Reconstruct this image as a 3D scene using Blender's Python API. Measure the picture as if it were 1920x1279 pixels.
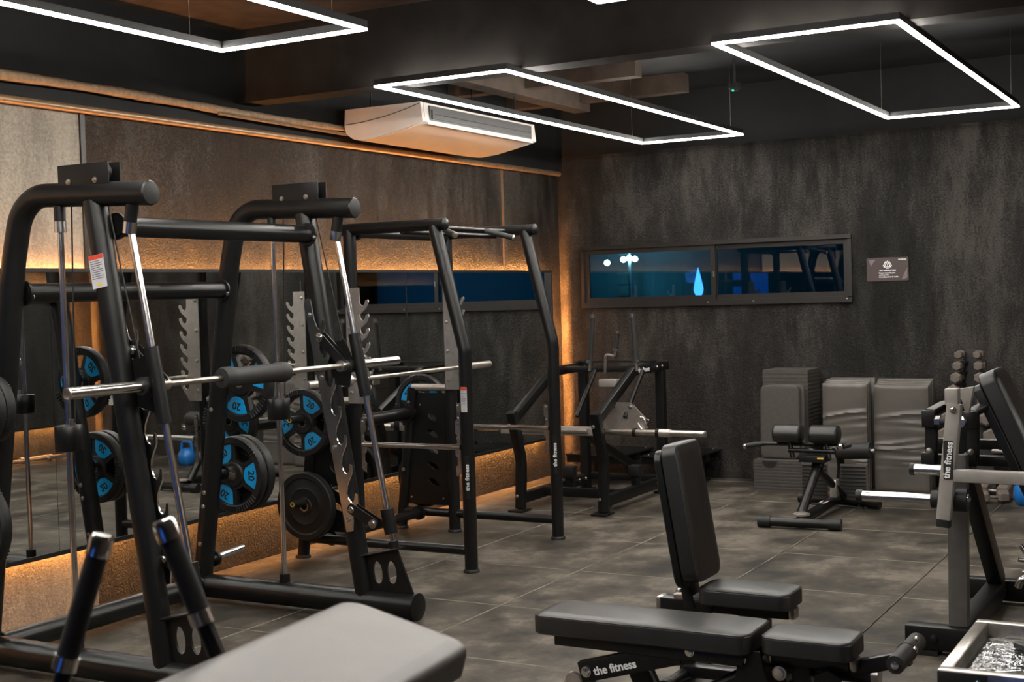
import bpy, bmesh, math, random
from mathutils import Vector, Matrix
from math import sin, cos, pi, radians, atan2, sqrt
random.seed(7)
for o in list(bpy.data.objects): bpy.data.objects.remove(o)
SC = bpy.context.scene
COL = SC.collection
V = Vector

# ------------------------------------------------------------------ camera, world, exposure
YAW, PIT, ROL = 0.508054834, -0.0341478711, 0.0298932483
EYE = V((0, 0, 1.72))
f_ = V((-sin(YAW)*cos(PIT), cos(YAW)*cos(PIT), sin(PIT)))
r_ = V((cos(YAW), sin(YAW), 0)); d_ = f_.cross(r_)
r2 = r_*cos(ROL) + d_*sin(ROL); d2 = -r_*sin(ROL) + d_*cos(ROL)
cam = bpy.data.cameras.new('camera')
cam.sensor_fit = 'HORIZONTAL'; cam.sensor_width = 36.0
cam.lens = 36.0*2494.64/1920.0
cam.clip_start = 0.05; cam.clip_end = 200
cam.dof.use_dof = True; cam.dof.focus_distance = 7.2; cam.dof.aperture_fstop = 5.0
co = bpy.data.objects.new('camera', cam); COL.objects.link(co)
M3 = Matrix((r2, -d2, -f_)).transposed()
co.matrix_world = Matrix.Translation(EYE) @ M3.to_4x4()
SC.camera = co
W = bpy.data.worlds.new('world'); SC.world = W; W.use_nodes = True
W.node_tree.nodes['Background'].inputs[0].default_value = (0.012, 0.05, 0.09, 1)
W.node_tree.nodes['Background'].inputs[1].default_value = 0.35
SC.view_settings.view_transform = 'Standard'; SC.view_settings.look = 'None'
SC.view_settings.exposure = 0.0; SC.view_settings.gamma = 1.0
SC.view_settings.use_curve_mapping = False
LED_POWER = 108.0        # emission of the ceiling light tubes
WARM_POWER = 75.0       # emission of the warm strips round the mirrors

# ------------------------------------------------------------------ materials
def nt_new(name):
    m = bpy.data.materials.new(name); m.use_nodes = True
    nt = m.node_tree
    return m, nt, nt.nodes['Principled BSDF']
def sset(b, **k):
    for n, v in k.items():
        b.inputs[n.replace('_', ' ')].default_value = v
def noise(nt, scale, detail=3, rough=0.5, coord='Object', sc=None):
    tc = nt.nodes.new('ShaderNodeTexCoord'); n = nt.nodes.new('ShaderNodeTexNoise')
    n.inputs['Scale'].default_value = scale; n.inputs['Detail'].default_value = detail
    n.inputs['Roughness'].default_value = rough
    if sc:
        mp = nt.nodes.new('ShaderNodeMapping'); mp.inputs['Scale'].default_value = sc
        nt.links.new(tc.outputs[coord], mp.inputs[0]); nt.links.new(mp.outputs[0], n.inputs['Vector'])
    else:
        nt.links.new(tc.outputs[coord], n.inputs['Vector'])
    return n
def ramp(nt, src, stops):
    r = nt.nodes.new('ShaderNodeValToRGB')
    el = r.color_ramp.elements
    while len(el) < len(stops): el.new(0.5)
    for e, (p, c) in zip(el, stops):
        e.position = p; e.color = (c[0], c[1], c[2], 1)
    nt.links.new(src, r.inputs[0]); return r
def bump(nt, src, b, strength, dist=0.01, prev=None):
    n = nt.nodes.new('ShaderNodeBump'); n.inputs['Strength'].default_value = strength
    n.inputs['Distance'].default_value = dist
    nt.links.new(src, n.inputs['Height'])
    if prev: nt.links.new(prev.outputs[0], n.inputs['Normal'])
    nt.links.new(n.outputs[0], b.inputs['Normal']); return n
def plain(name, col, rough=0.5, metal=0.0, nscale=60, var=0.15, bmp=0.0, bscale=300, spec=0.5, coat=0.0):
    m, nt, b = nt_new(name)
    n = noise(nt, nscale, 4)
    c0 = tuple(max(0, c*(1-var)) for c in col); c1 = tuple(min(1, c*(1+var)) for c in col)
    r = ramp(nt, n.outputs[0], [(0.3, c0), (0.7, c1)])
    nt.links.new(r.outputs[0], b.inputs['Base Color'])
    sset(b, Roughness=rough, Metallic=metal)
    b.inputs['Specular IOR Level'].default_value = spec
    b.inputs['Coat Weight'].default_value = coat
    if bmp:
        n2 = noise(nt, bscale, 3); bump(nt, n2.outputs[0], b, bmp, 0.002)
    return m
def emis(name, col, s):
    m = bpy.data.materials.new(name); m.use_nodes = True
    nt = m.node_tree; nt.nodes.clear()
    e = nt.nodes.new('ShaderNodeEmission'); o = nt.nodes.new('ShaderNodeOutputMaterial')
    e.inputs[0].default_value = (*col, 1); e.inputs[1].default_value = s
    nt.links.new(e.outputs[0], o.inputs[0]); return m

def mixf(nt, a, b, f):
    mx = nt.nodes.new('ShaderNodeMix'); mx.data_type = 'FLOAT'; mx.inputs[0].default_value = f
    nt.links.new(a, mx.inputs[2]); nt.links.new(b, mx.inputs[3]); return mx.outputs[0]
def wall_mat(name, dark, mid, light, rough, bs):
    m, nt, b = nt_new(name)
    n1 = noise(nt, 1.3, 7, 0.65, sc=(1, 1, 0.45)); n2 = noise(nt, 70, 4, 0.7); n3 = noise(nt, 9, 6, 0.7, sc=(1, 1, 0.22))
    v = mixf(nt, mixf(nt, n1.outputs[0], n3.outputs[0], 0.4), n2.outputs[0], 0.32)
    r = ramp(nt, v, [(0.43, dark), (0.50, mid), (0.58, light)])
    nt.links.new(r.outputs[0], b.inputs['Base Color'])
    rr = ramp(nt, n3.outputs[0], [(0.35, (rough-.1,)*3), (0.65, (rough+.2,)*3)])
    nt.links.new(rr.outputs[0], b.inputs['Roughness'])
    b.inputs['Specular IOR Level'].default_value = 0.35
    nb = noise(nt, 75, 4, 0.7); p = bump(nt, nb.outputs[0], b, bs, 0.016)
    nb2 = noise(nt, 12, 6, 0.65); bump(nt, nb2.outputs[0], b, bs*0.6, 0.02, p)
    return m
M = {}
M['wall'] = wall_mat('dark_plaster', (0.004, 0.0037, 0.0034), (0.016, 0.0147, 0.0133), (0.070, 0.064, 0.056), 0.42, 1.0)
M['wall_light'] = wall_mat('beige_plaster', (0.22, 0.19, 0.155), (0.32, 0.285, 0.23), (0.42, 0.375, 0.305), 0.6, 0.6)
M['ceil'] = plain('shaded_black', (0.012, 0.012, 0.012), 0.75, nscale=3, var=0.3, bmp=0.3, bscale=60, spec=0.3)  # near black that also holds the shade above the downward lights
M['beam'] = plain('shaded_beam', (0.022, 0.019, 0.017), 0.8, nscale=6, var=0.25, bmp=0.3, bscale=50, spec=0.2)  # unlit copy of the concrete, its shade put into the colour
M['concrete'] = plain('warm_lit_concrete', (0.075, 0.056, 0.044), 0.8, nscale=6, var=0.25, bmp=0.3, bscale=50, spec=0.2)  # lit copy: warm strip light is put into this lighter brown
def floor_mat():
    m, nt, b = nt_new('rubber_tiles')
    n1 = noise(nt, 2.2, 7, 0.68, sc=(1.3, 1.0, 1)); n2 = noise(nt, 0.7, 3, 0.5); n3 = noise(nt, 420, 2, 0.5)
    n4 = noise(nt, 4.5, 7, 0.75, sc=(1.0, 0.9, 1))
    v = mixf(nt, mixf(nt, n1.outputs[0], n4.outputs[0], 0.5), n2.outputs[0], 0.3)
    r = ramp(nt, v, [(0.43, (0.022, 0.020, 0.016)), (0.50, (0.066, 0.056, 0.044)), (0.57, (0.150, 0.130, 0.104))])
    nt.links.new(r.outputs[0], b.inputs['Base Color'])
    rr = ramp(nt, n4.outputs[0], [(0.3, (0.5,)*3), (0.7, (0.68,)*3)])
    nt.links.new(rr.outputs[0], b.inputs['Roughness'])
    b.inputs['Specular IOR Level'].default_value = 0.25
    bump(nt, n3.outputs[0], b, 0.25, 0.002)
    return m
M['floor'] = floor_mat()
M['worn_edge'] = plain('worn_tile_edge', (0.17, 0.15, 0.12), 0.7, nscale=4, var=0.6)
M['joint'] = plain('joint_dirt', (0.02, 0.018, 0.015), 0.9)
M['steel_black'] = plain('black_powder_coat', (0.0055, 0.0055, 0.0055), 0.40, nscale=20, var=0.2, bmp=0.12, bscale=700, spec=0.32)
M['satin_black'] = plain('satin_black_tube', (0.0055, 0.0055, 0.0055), 0.33, nscale=12, var=0.2, bmp=0.06, bscale=600, spec=0.4)
M['steel_grey'] = plain('grey_powder_coat', (0.30, 0.28, 0.26), 0.45, metal=0.25, nscale=20, var=0.1, bmp=0.08, bscale=700)
M['steel_dim'] = plain('dark_grey_powder_coat', (0.075, 0.07, 0.066), 0.5, nscale=20, var=0.1, bmp=0.08, bscale=700)
M['tower'] = plain('charcoal_panel', (0.028, 0.026, 0.025), 0.55, nscale=20, var=0.1)
M['chrome'] = plain('chrome', (0.70, 0.69, 0.67), 0.2, metal=1.0, nscale=15, var=0.06)
M['dull_chrome'] = plain('worn_steel', (0.5, 0.47, 0.43), 0.3, metal=1.0, nscale=25, var=0.25)
M['nickel'] = plain('brushed_nickel_plate', (0.62, 0.57, 0.52), 0.34, metal=0.9, nscale=25, var=0.1)
M['vinyl'] = plain('black_vinyl', (0.011, 0.0105, 0.010), 0.40, nscale=9, var=0.25, bmp=0.12, bscale=260, spec=0.6)
M['vinyl_sheen'] = plain('sheen_black_vinyl', (0.10, 0.092, 0.088), 0.4, nscale=5, var=0.12, bmp=0.15, bscale=220)  # lighter copy of the black vinyl, lamp sheen put into the colour
M['piping'] = plain('vinyl_piping', (0.025, 0.024, 0.024), 0.3)
M['rubber'] = plain('black_rubber', (0.009, 0.009, 0.009), 0.5, nscale=40, var=0.2, bmp=0.15, bscale=400, spec=0.4)
M['foam'] = plain('black_foam', (0.012, 0.0115, 0.011), 0.6, nscale=60, var=0.25, bmp=0.3, bscale=300)
M['blue'] = plain('blue_rubber', (0.0, 0.30, 0.66), 0.42, nscale=20, var=0.06)
M['blue_dark'] = plain('blue_gloss', (0.01, 0.13, 0.42), 0.3, nscale=20, var=0.1)
M['white'] = plain('white_print', (0.8, 0.8, 0.8), 0.5, var=0.02)
M['label'] = plain('label_paper', (0.55, 0.56, 0.60), 0.45, nscale=30, var=0.05)
M['red'] = plain('red_print', (0.62, 0.06, 0.03), 0.45)
M['yellow'] = plain('yellow_print', (0.75, 0.5, 0.05), 0.45)
M['black_print'] = plain('black_print', (0.008, 0.008, 0.008), 0.5)
M['ac_white'] = plain('ivory_plastic', (0.62, 0.57, 0.53), 0.38, nscale=10, var=0.03)
M['ac_grey'] = plain('grey_plastic', (0.055, 0.055, 0.055), 0.5)
M['alu'] = plain('window_aluminium', (0.022, 0.019, 0.017), 0.4, metal=0.3, nscale=20, var=0.1)
M['sign'] = plain('brown_sign_board', (0.055, 0.037, 0.034), 0.4, nscale=6, var=0.1)
M['sign_mark'] = plain('sign_faint_print', (0.15, 0.125, 0.13), 0.4)
M['mat'] = plain('grey_vinyl_mat', (0.095, 0.085, 0.076), 0.36, nscale=6, var=0.15, bmp=0.1, bscale=200)
M['eva'] = plain('eva_foam', (0.062, 0.055, 0.048), 0.75, nscale=30, var=0.12, bmp=0.2, bscale=200)
M['hex'] = plain('grey_rubber_hex', (0.13, 0.105, 0.09), 0.6, nscale=30, var=0.2, bmp=0.1, bscale=300)
M['pipe'] = plain('warm_lit_pipe', (0.30, 0.20, 0.12), 0.38, metal=0.5, nscale=25, var=0.25)  # grey pipe with the orange strip light put into its colour
M['wrap'] = plain('warm_lit_wrap', (0.26, 0.17, 0.10), 0.6, nscale=30, var=0.3, bmp=0.6, bscale=45)  # orange strip light is put into the wrap colour too
M['board'] = plain('mirror_edge_black', (0.01, 0.01, 0.01), 0.5)
M['led_cap'] = plain('light_housing', (0.02, 0.02, 0.02), 0.5)
M['led'] = emis('cool_led', (1.0, 0.95, 0.88), LED_POWER)
M['warm'] = emis('warm_led', (1.0, 0.42, 0.12), WARM_POWER)
M['warm_end'] = emis('warm_led_end', (1.0, 0.36, 0.08), WARM_POWER*13)
def mirror_mat():
    m, nt, b = nt_new('mirror_glass')
    n = noise(nt, 3, 2)
    r = ramp(nt, n.outputs[0], [(0.3, (0.74, 0.76, 0.75)), (0.7, (0.77, 0.79, 0.78))])
    nt.links.new(r.outputs[0], b.inputs['Base Color']); sset(b, Metallic=1.0, Roughness=0.012)
    return m
M['mirror'] = mirror_mat()
def glass_mat():
    m = bpy.data.materials.new('window_glass'); m.use_nodes = True
    nt = m.node_tree; nt.nodes.clear()
    o = nt.nodes.new('ShaderNodeOutputMaterial'); mix = nt.nodes.new('ShaderNodeMixShader')
    t = nt.nodes.new('ShaderNodeBsdfTransparent'); g = nt.nodes.new('ShaderNodeBsdfGlossy')
    fr = nt.nodes.new('ShaderNodeFresnel'); fr.inputs[0].default_value = 1.75
    t.inputs[0].default_value = (0.45, 0.62, 0.68, 1)
    g.inputs[0].default_value = (0.85, 0.9, 0.95, 1); g.inputs['Roughness'].default_value = 0.0
    nt.links.new(fr.outputs[0], mix.inputs[0]); nt.links.new(t.outputs[0], mix.inputs[1])
    nt.links.new(g.outputs[0], mix.inputs[2]); nt.links.new(mix.outputs[0], o.inputs[0])
    return m
M['glass'] = glass_mat()
def tray_mat():
    m, nt, b = nt_new('dented_polished_steel')
    n = noise(nt, 3, 3); r = ramp(nt, n.outputs[0], [(0.3, (0.42, 0.44, 0.46)), (0.7, (0.62, 0.62, 0.62))])
    nt.links.new(r.outputs[0], b.inputs['Base Color']); sset(b, Metallic=1.0, Roughness=0.08)
    n2 = noise(nt, 26, 3, 0.6); bump(nt, n2.outputs[0], b, 0.7, 0.02)
    return m
M['tray'] = tray_mat()

# ------------------------------------------------------------------ geometry helpers
def basis(O, U, Vv):
    U = V(U).normalized(); Vv = V(Vv); Vv = (Vv - U*Vv.dot(U)).normalized(); N = U.cross(Vv)
    return Matrix(((U.x, Vv.x, N.x, O[0]), (U.y, Vv.y, N.y, O[1]), (U.z, Vv.z, N.z, O[2]), (0, 0, 0, 1)))
def fillet(pts, rad, n=8):
    P = [V(p) for p in pts]; out = [P[0]]
    for i in range(1, len(P)-1):
        a = (P[i-1]-P[i]); b = (P[i+1]-P[i]); la, lb = a.length, b.length
        a.normalize(); b.normalize()
        ang = a.angle(b); rr = rad[i-1] if isinstance(rad, (list, tuple)) else rad
        t = min(rr/math.tan(ang/2), la*0.49, lb*0.49) if ang < pi-0.01 else 0
        if t < 1e-4: out.append(P[i]); continue
        rr = t*math.tan(ang/2)
        bis = (a+b).normalized(); c = P[i] + bis*(rr/sin(ang/2))
        s = P[i]+a*t - c; e = P[i]+b*t - c
        for k in range(n+1):
            out.append(c + s.normalized().slerp(e.normalized(), k/n)*rr)
    out.append(P[-1]); return out
def sweep(bm, pts, r, seg=16, prof=None, up=None, caps=True):
    P = [V(p) for p in pts]; rings = []
    t0 = (P[1]-P[0]).normalized()
    u = V(up) if up is not None else (V((0, 0, 1)) if abs(t0.z) < 0.9 else V((1, 0, 0)))
    u = (u - t0*u.dot(t0)).normalized()
    for i, p in enumerate(P):
        if i == 0: t = t0
        elif i == len(P)-1: t = (P[i]-P[i-1]).normalized()
        else: t = ((P[i]-P[i-1]).normalized() + (P[i+1]-P[i]).normalized()).normalized()
        u = (u - t*u.dot(t)).normalized(); w = t.cross(u)
        rr = r[i] if isinstance(r, (list, tuple)) else r
        if prof: ring = [bm.verts.new(p + u*a + w*b) for a, b in prof]
        else: ring = [bm.verts.new(p + u*(rr*cos(2*pi*k/seg)) + w*(rr*sin(2*pi*k/seg))) for k in range(seg)]
        rings.append(ring)
    n = len(rings[0])
    for a, b in zip(rings, rings[1:]):
        for k in range(n):
            bm.faces.new((a[k], a[(k+1) % n], b[(k+1) % n], b[k]))
    if caps:
        bm.faces.new(rings[0][::-1]); bm.faces.new(rings[-1])
def tube(bm, a, b, r, seg=16, r2=None):
    sweep(bm, [a, b], [r, r if r2 is None else r2], seg)
def rprof(w, h, r=0.006, n=2):
    out = []
    for cx, cy, a0 in ((w/2-r, h/2-r, 0), (-w/2+r, h/2-r, 90), (-w/2+r, -h/2+r, 180), (w/2-r, -h/2+r, 270)):
        for k in range(n+1):
            a = radians(a0 + 90*k/n); out.append((cx+r*cos(a), cy+r*sin(a)))
    return out
def beam(bm, a, b, w, h, up=(0, 0, 1), r=0.006):
    """rectangular tube; w along 'up', h across"""
    sweep(bm, [a, b], 1, prof=rprof(w, h, r), up=up)
def box(bm, c, s, bev=0.0):
    x, y, z = [q/2 for q in s]
    vs = [bm.verts.new((c[0]+i*x, c[1]+j*y, c[2]+k*z)) for i in (-1, 1) for j in (-1, 1) for k in (-1, 1)]
    fs = [bm.faces.new([vs[i] for i in q]) for q in ((0, 1, 3, 2), (4, 6, 7, 5), (0, 4, 5, 1), (2, 3, 7, 6), (0, 2, 6, 4), (1, 5, 7, 3))]
    if bev:
        es = list({e for f in fs for e in f.edges})
        bmesh.ops.bevel(bm, geom=es, offset=bev, segments=2, profile=0.5, affect='EDGES')
def lathe(bm, prof, O, axis, seg=32, closed=False):
    ax = V(axis).normalized(); u = V((0, 0, 1)) if abs(ax.z) < 0.9 else V((1, 0, 0))
    u = (u-ax*u.dot(ax)).normalized(); w = ax.cross(u); O = V(O); rings = []
    for r, h in prof:
        if r < 1e-5: rings.append([bm.verts.new(O+ax*h)])
        else: rings.append([bm.verts.new(O+ax*h+u*(r*cos(2*pi*k/seg))+w*(r*sin(2*pi*k/seg))) for k in range(seg)])
    pr = list(zip(rings, rings[1:]))
    if closed: pr.append((rings[-1], rings[0]))
    for a, b in pr:
        for k in range(seg):
            k2 = (k+1) % seg
            if len(a) == 1 and len(b) == 1: continue
            if len(a) == 1: bm.faces.new((a[0], b[k], b[k2]))
            elif len(b) == 1: bm.faces.new((a[k], b[0], a[k2]))
            else: bm.faces.new((a[k], b[k], b[k2], a[k2]))
    if not closed:
        if len(rings[0]) > 1: bm.faces.new(rings[0])
        if len(rings[-1]) > 1: bm.faces.new(rings[-1][::-1])
def prism(bm, poly, O, U, Vv, th, holes=()):
    """flat plate: 2-D outline in the plane O,U,Vv, thickness th centred on it"""
    T = basis(O, U, Vv); tmp = bmesh.new(); es = []
    for loop in [poly]+list(holes):
        vs = [tmp.verts.new((p[0], p[1], -th/2)) for p in loop]
        es += [tmp.edges.new((vs[i], vs[(i+1) % len(vs)])) for i in range(len(vs))]
    bmesh.ops.triangle_fill(tmp, use_beauty=True, use_dissolve=False, edges=es)
    ext = bmesh.ops.extrude_face_region(tmp, geom=list(tmp.faces))
    bmesh.ops.translate(tmp, vec=(0, 0, th), verts=[g for g in ext['geom'] if isinstance(g, bmesh.types.BMVert)])
    mp = {v: bm.verts.new(T @ v.co) for v in tmp.verts}
    for f in tmp.faces:
        bm.faces.new([mp[v] for v in f.verts])
    tmp.free()
def rrect(w, l, r, n=6):
    out = []
    for cx, cy, a0 in ((w/2-r, l/2-r, 0), (-w/2+r, l/2-r, 90), (-w/2+r, -l/2+r, 180), (w/2-r, -l/2+r, 270)):
        for k in range(n+1):
            a = radians(a0+90*k/n); out.append((cx+r*cos(a), cy+r*sin(a)))
    return out
def ellipse(cx, cy, a, b, n=20, rot=0):
    c, s = cos(rot), sin(rot)
    return [(cx+a*cos(2*pi*k/n)*c-b*sin(2*pi*k/n)*s, cy+a*cos(2*pi*k/n)*s+b*sin(2*pi*k/n)*c) for k in range(n)]
def inset(poly, d):
    """shrink a convex, counter-clockwise outline"""
    out = []; n = len(poly)
    for i in range(n):
        a, b, c = V((*poly[i-1], 0)), V((*poly[i], 0)), V((*poly[(i+1) % n], 0))
        e1 = (b-a).normalized(); e2 = (c-b).normalized()
        nn = V((-(e1.y+e2.y), e1.x+e2.x, 0)).normalized()
        k = max(0.5, nn.dot(V((-e1.y, e1.x, 0))))
        q = b + nn*(d/k); out.append((q.x, q.y))
    return out
def cushion(bm, outline, h, T, bulge=0.006, rnd=0.016):
    """upholstered pad: outline in local xy, thickness h along local z (0 = back)"""
    prof = [(0.006, 0), (0, 0.006), (0, h-rnd), (rnd*0.12, h-rnd*0.55), (rnd*0.4, h-rnd*0.2), (rnd, h), (min(rnd*2.2, .031), h+bulge*0.6), (min(rnd*3.5, .044), h+bulge)]
    rings = []
    for d, z in prof:
        rings.append([bm.verts.new(T @ V((x, y, z))) for x, y in inset(outline, d)])
    n = len(outline)
    for a, b in zip(rings, rings[1:]):
        for k in range(n): bm.faces.new((a[k], a[(k+1) % n], b[(k+1) % n], b[k]))
    bm.faces.new(rings[0][::-1]); bm.faces.new(rings[-1])
def ring_path(bm, outline, z, d, T, r=0.0028):
    pts = [T @ V((x, y, z)) for x, y in inset(outline, d)]
    n = len(pts); rings = []
    for i in range(n):
        t = (pts[(i+1) % n]-pts[i-1]).normalized(); u = (T.to_3x3() @ V((0, 0, 1))).normalized(); w = t.cross(u)
        rings.append([bm.verts.new(pts[i]+u*(r*cos(a))+w*(r*sin(a))) for a in (0, pi*.4, pi*.8, pi*1.2, pi*1.6)])
    for i in range(n):
        a, b = rings[i], rings[(i+1) % n]
        for k in range(5): bm.faces.new((a[k], a[(k+1) % 5], b[(k+1) % 5], b[k]))

def worldpos(o):
    p = V((0, 0, 0))
    while o: p += V(o.location); o = o.parent
    return p
def obj(name, bm, mat, parent=None, loc=None, sharp=38, kind=None):
    """links bm as ONE mesh object; geometry is given in world space"""
    bmesh.ops.recalc_face_normals(bm, faces=list(bm.faces))
    me = bpy.data.meshes.new(name)
    off = worldpos(parent) if parent else (V(loc) if loc is not None else V((0, 0, 0)))
    bmesh.ops.translate(bm, vec=-off, verts=list(bm.verts))
    bm.to_mesh(me); bm.free()
    me.polygons.foreach_set('use_smooth', [True]*len(me.polygons))
    me.set_sharp_from_angle(angle=radians(sharp))
    me.materials.append(M[mat])
    o = bpy.data.objects.new(name, me); COL.objects.link(o)
    if parent: o.parent = parent
    elif loc is not None: o.location = loc
    if kind: o['kind'] = kind
    return o
def thing(name, label, cat, loc, group=None):
    o = bpy.data.objects.new(name, None); COL.objects.link(o); o.location = loc
    o.empty_display_size = 0.1
    return tag(o, label, cat, group)
def tag(o, label, cat, group=None):
    o['label'] = label; o['category'] = cat
    if group: o['group'] = group
    return o
def one(fn, *a, **k):
    bm = bmesh.new(); fn(bm, *a, **k); return bm
def part(name, mat, parent, fn, *a, **k):
    return obj(name, one(fn, *a, **k), mat, parent)
def struct(name, bm, mat): return obj(name, bm, mat, kind='structure')
def text(name, s, size, mat, parent, O, U, Vv, depth=0.002, bold=0.0, sx=1.0, align='CENTER'):
    cu = bpy.data.curves.new(name, 'FONT'); cu.body = s; cu.size = size; cu.extrude = depth/2
    cu.align_x = align; cu.align_y = 'CENTER'; cu.offset = bold; cu.resolution_u = 3
    tmp = bpy.data.objects.new('tmp_text', cu); COL.objects.link(tmp)
    dg = bpy.context.evaluated_depsgraph_get()
    me = bpy.data.meshes.new_from_object(tmp.evaluated_get(dg))
    bpy.data.objects.remove(tmp); bpy.data.curves.remove(cu)
    bm = bmesh.new(); bm.from_mesh(me); bpy.data.meshes.remove(me)
    T = basis(O, U, Vv) @ Matrix.Diagonal((sx, 1, 1, 1))
    bmesh.ops.transform(bm, matrix=T, verts=list(bm.verts))
    return obj(name, bm, mat, parent)
def bolt(parent, p, axis, r=0.012, mat='dull_chrome', name='bolt'):
    bm = bmesh.new(); lathe(bm, [(r*1.25, 0), (r*1.25, r*.3), (r, r*.35), (r*.85, r*.8), (r*.4, r*.95)], p, axis, 10)
    return obj(name, bm, mat, parent)
def copy_tree(o, parent=None):
    c = o.copy(); COL.objects.link(c); c.parent = parent
    for ch in list(o.children): copy_tree(ch, c)
    return c
X3, Y3, Z3 = V((1, 0, 0)), V((0, 1, 0)), V((0, 0, 1))
def warning_label(parent, O, U, Vv, w, h):
    """white sheet with a red head band, grey print and a yellow mark"""
    b = obj('warning_label', one(prism, rrect(w, h, .004, 3), O, U, Vv, 0.0012), 'label', parent)
    b['label'] = 'white warning label with a red band on top'
    U = V(U).normalized(); Vv = V(Vv).normalized(); N = U.cross(Vv); O = V(O)
    obj('red_band', one(prism, rrect(w*.98, h*.13, .002, 2), O+Vv*(h*.43)+N*.0012, U, Vv, 0.001), 'red', b)
    bm = bmesh.new()
    for k in range(9):
        ww = w*(.8 if k % 3 else .6)
        prism(bm, rrect(ww, h*.018, .0005, 1), O+Vv*(h*(.31-.065*k))-U*((w*.84-ww)/2)+N*.0012, U, Vv, 0.0008)
    obj('print_lines', bm, 'ac_grey', b)
    obj('yellow_mark', one(prism, ellipse(0, 0, w*.16, h*.045, 12), O-Vv*(h*.4)+N*.0012, U, Vv, 0.001), 'yellow', b)

# ------------------------------------------------------------------ room shell
XL, XR, YB, YF, ZC = -5.85, 0.62, 11.5, -3.2, 3.55
P_ = 0.985
bm = bmesh.new()
xs = sorted([-1.70-P_*k for k in range(-2, 5)]); xs = [x for x in xs if XL < x < XR]; xs = [XL]+xs+[XR]
ys = [6.37+P_*k for k in range(-10, 6)]; ys = [y for y in ys if YF < y < YB]; ys = [YF]+ys+[YB]
G = 0.003
for x0, x1 in zip(xs, xs[1:]):
    for y0, y1 in zip(ys, ys[1:]):
        dz = random.uniform(-.0012, 0.0)
        box(bm, ((x0+x1)/2, (y0+y1)/2, -0.01+dz/2), (x1-x0-2*G, y1-y0-2*G, 0.02+dz))
        # worn chamfer
bmesh.ops.bevel(bm, geom=[e for e in bm.edges if all(v.co.z > -0.005 for v in e.verts)], offset=0.004, segments=1, affect='EDGES')
fl = struct('floor', bm, 'floor'); fl.data.materials.append(M['worn_edge'])
for p in fl.data.polygons:
    if 0.2 < p.normal.z < 0.95: p.material_index = 1
struct('trim_1', one(box, ((XL+XR)/2, (YF+YB)/2, -0.02), (XR-XL, YB-YF, 0.015)), 'joint')
struct('ceiling', one(box, ((XL+XR)/2, (YF+YB)/2, ZC+.05), (XR-XL+.4, YB-YF+.4, 0.1)), 'ceil')
JY = 5.50
struct('wall_left', one(box, (XL-.05, (JY+YB)/2+.05, 1.43), (0.1, YB-JY+.1, 2.86)), 'wall')
struct('wall_left_near', one(box, (XL-.05, (JY+YF)/2, 1.43), (0.1, JY-YF, 2.86)), 'wall_light')
struct('wall_left_upper', one(box, (XL-.05, (YF+YB)/2, 3.205), (0.1, YB-YF+.2, 0.69)), 'ceil')
struct('trim_2', one(box, (XL+.006, JY+.01, 2.40), (0.014, 0.035, 0.92)), 'alu')
struct('trim_3', one(box, (XL+.006, 10.40, 2.42), (0.012, 0.022, 0.88)), 'pipe')
# back wall with the window opening
WX0, WX1, WZ0, WZ1 = -5.61, -3.015, 1.577, 2.165
bm = bmesh.new()
prism(bm, [(XL-.1, 0), (XR+.1, 0), (XR+.1, 3.03), (XL-.1, 3.03)], (0, YB+.06, 0), X3, Z3, 0.12, holes=[[(WX0, WZ0), (WX0, WZ1), (WX1, WZ1), (WX1, WZ0)]])
struct('wall_back', bm, 'wall')
struct('wall_back_upper', one(box, ((XL+XR)/2, YB+.06, 3.30), (XR-XL+.2, 0.12, 0.54)), 'ceil')  # dark band painting the shade above the downward lights
struct('wall_right', one(box, (XR+.05, (YF+YB)/2, 1.78), (0.1, YB-YF+.2, 3.56)), 'wall')
# wall behind the camera, with an opening added for a blue glow
FX0, FX1, FZ0, FZ1 = -3.0, -2.1, 0.3, 2.4
bm = bmesh.new()
prism(bm, [(XL-.1, 0), (XR+.1, 0), (XR+.1, 3.56), (XL-.1, 3.56)], (0, YF-.06, 0), X3, Z3, 0.12, holes=[[(FX0, FZ0), (FX0, FZ1), (FX1, FZ1), (FX1, FZ0)]])
struct('wall_front', bm, 'wall')
# ceiling beam and concrete ribs
struct('ceiling_beam', one(box, ((XL+XR)/2, 6.95, 3.295), (XR-XL, 0.2, 0.51)), 'beam')
bm = bmesh.new()
box(bm, (-5.0, 6.0, 3.53), (1.7, 1.65, 0.05))
struct('ceiling_soffit', bm, 'concrete')
bm = bmesh.new()
box(bm, (-5.2, 8.9, 3.44), (0.16, 3.7, 0.22))
for y in (7.9, 8.75, 9.6, 10.6): box(bm, (-5.0, y, 3.47), (1.7, 0.13, 0.16))
struct('ceiling_ribs', bm, 'concrete')

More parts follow.
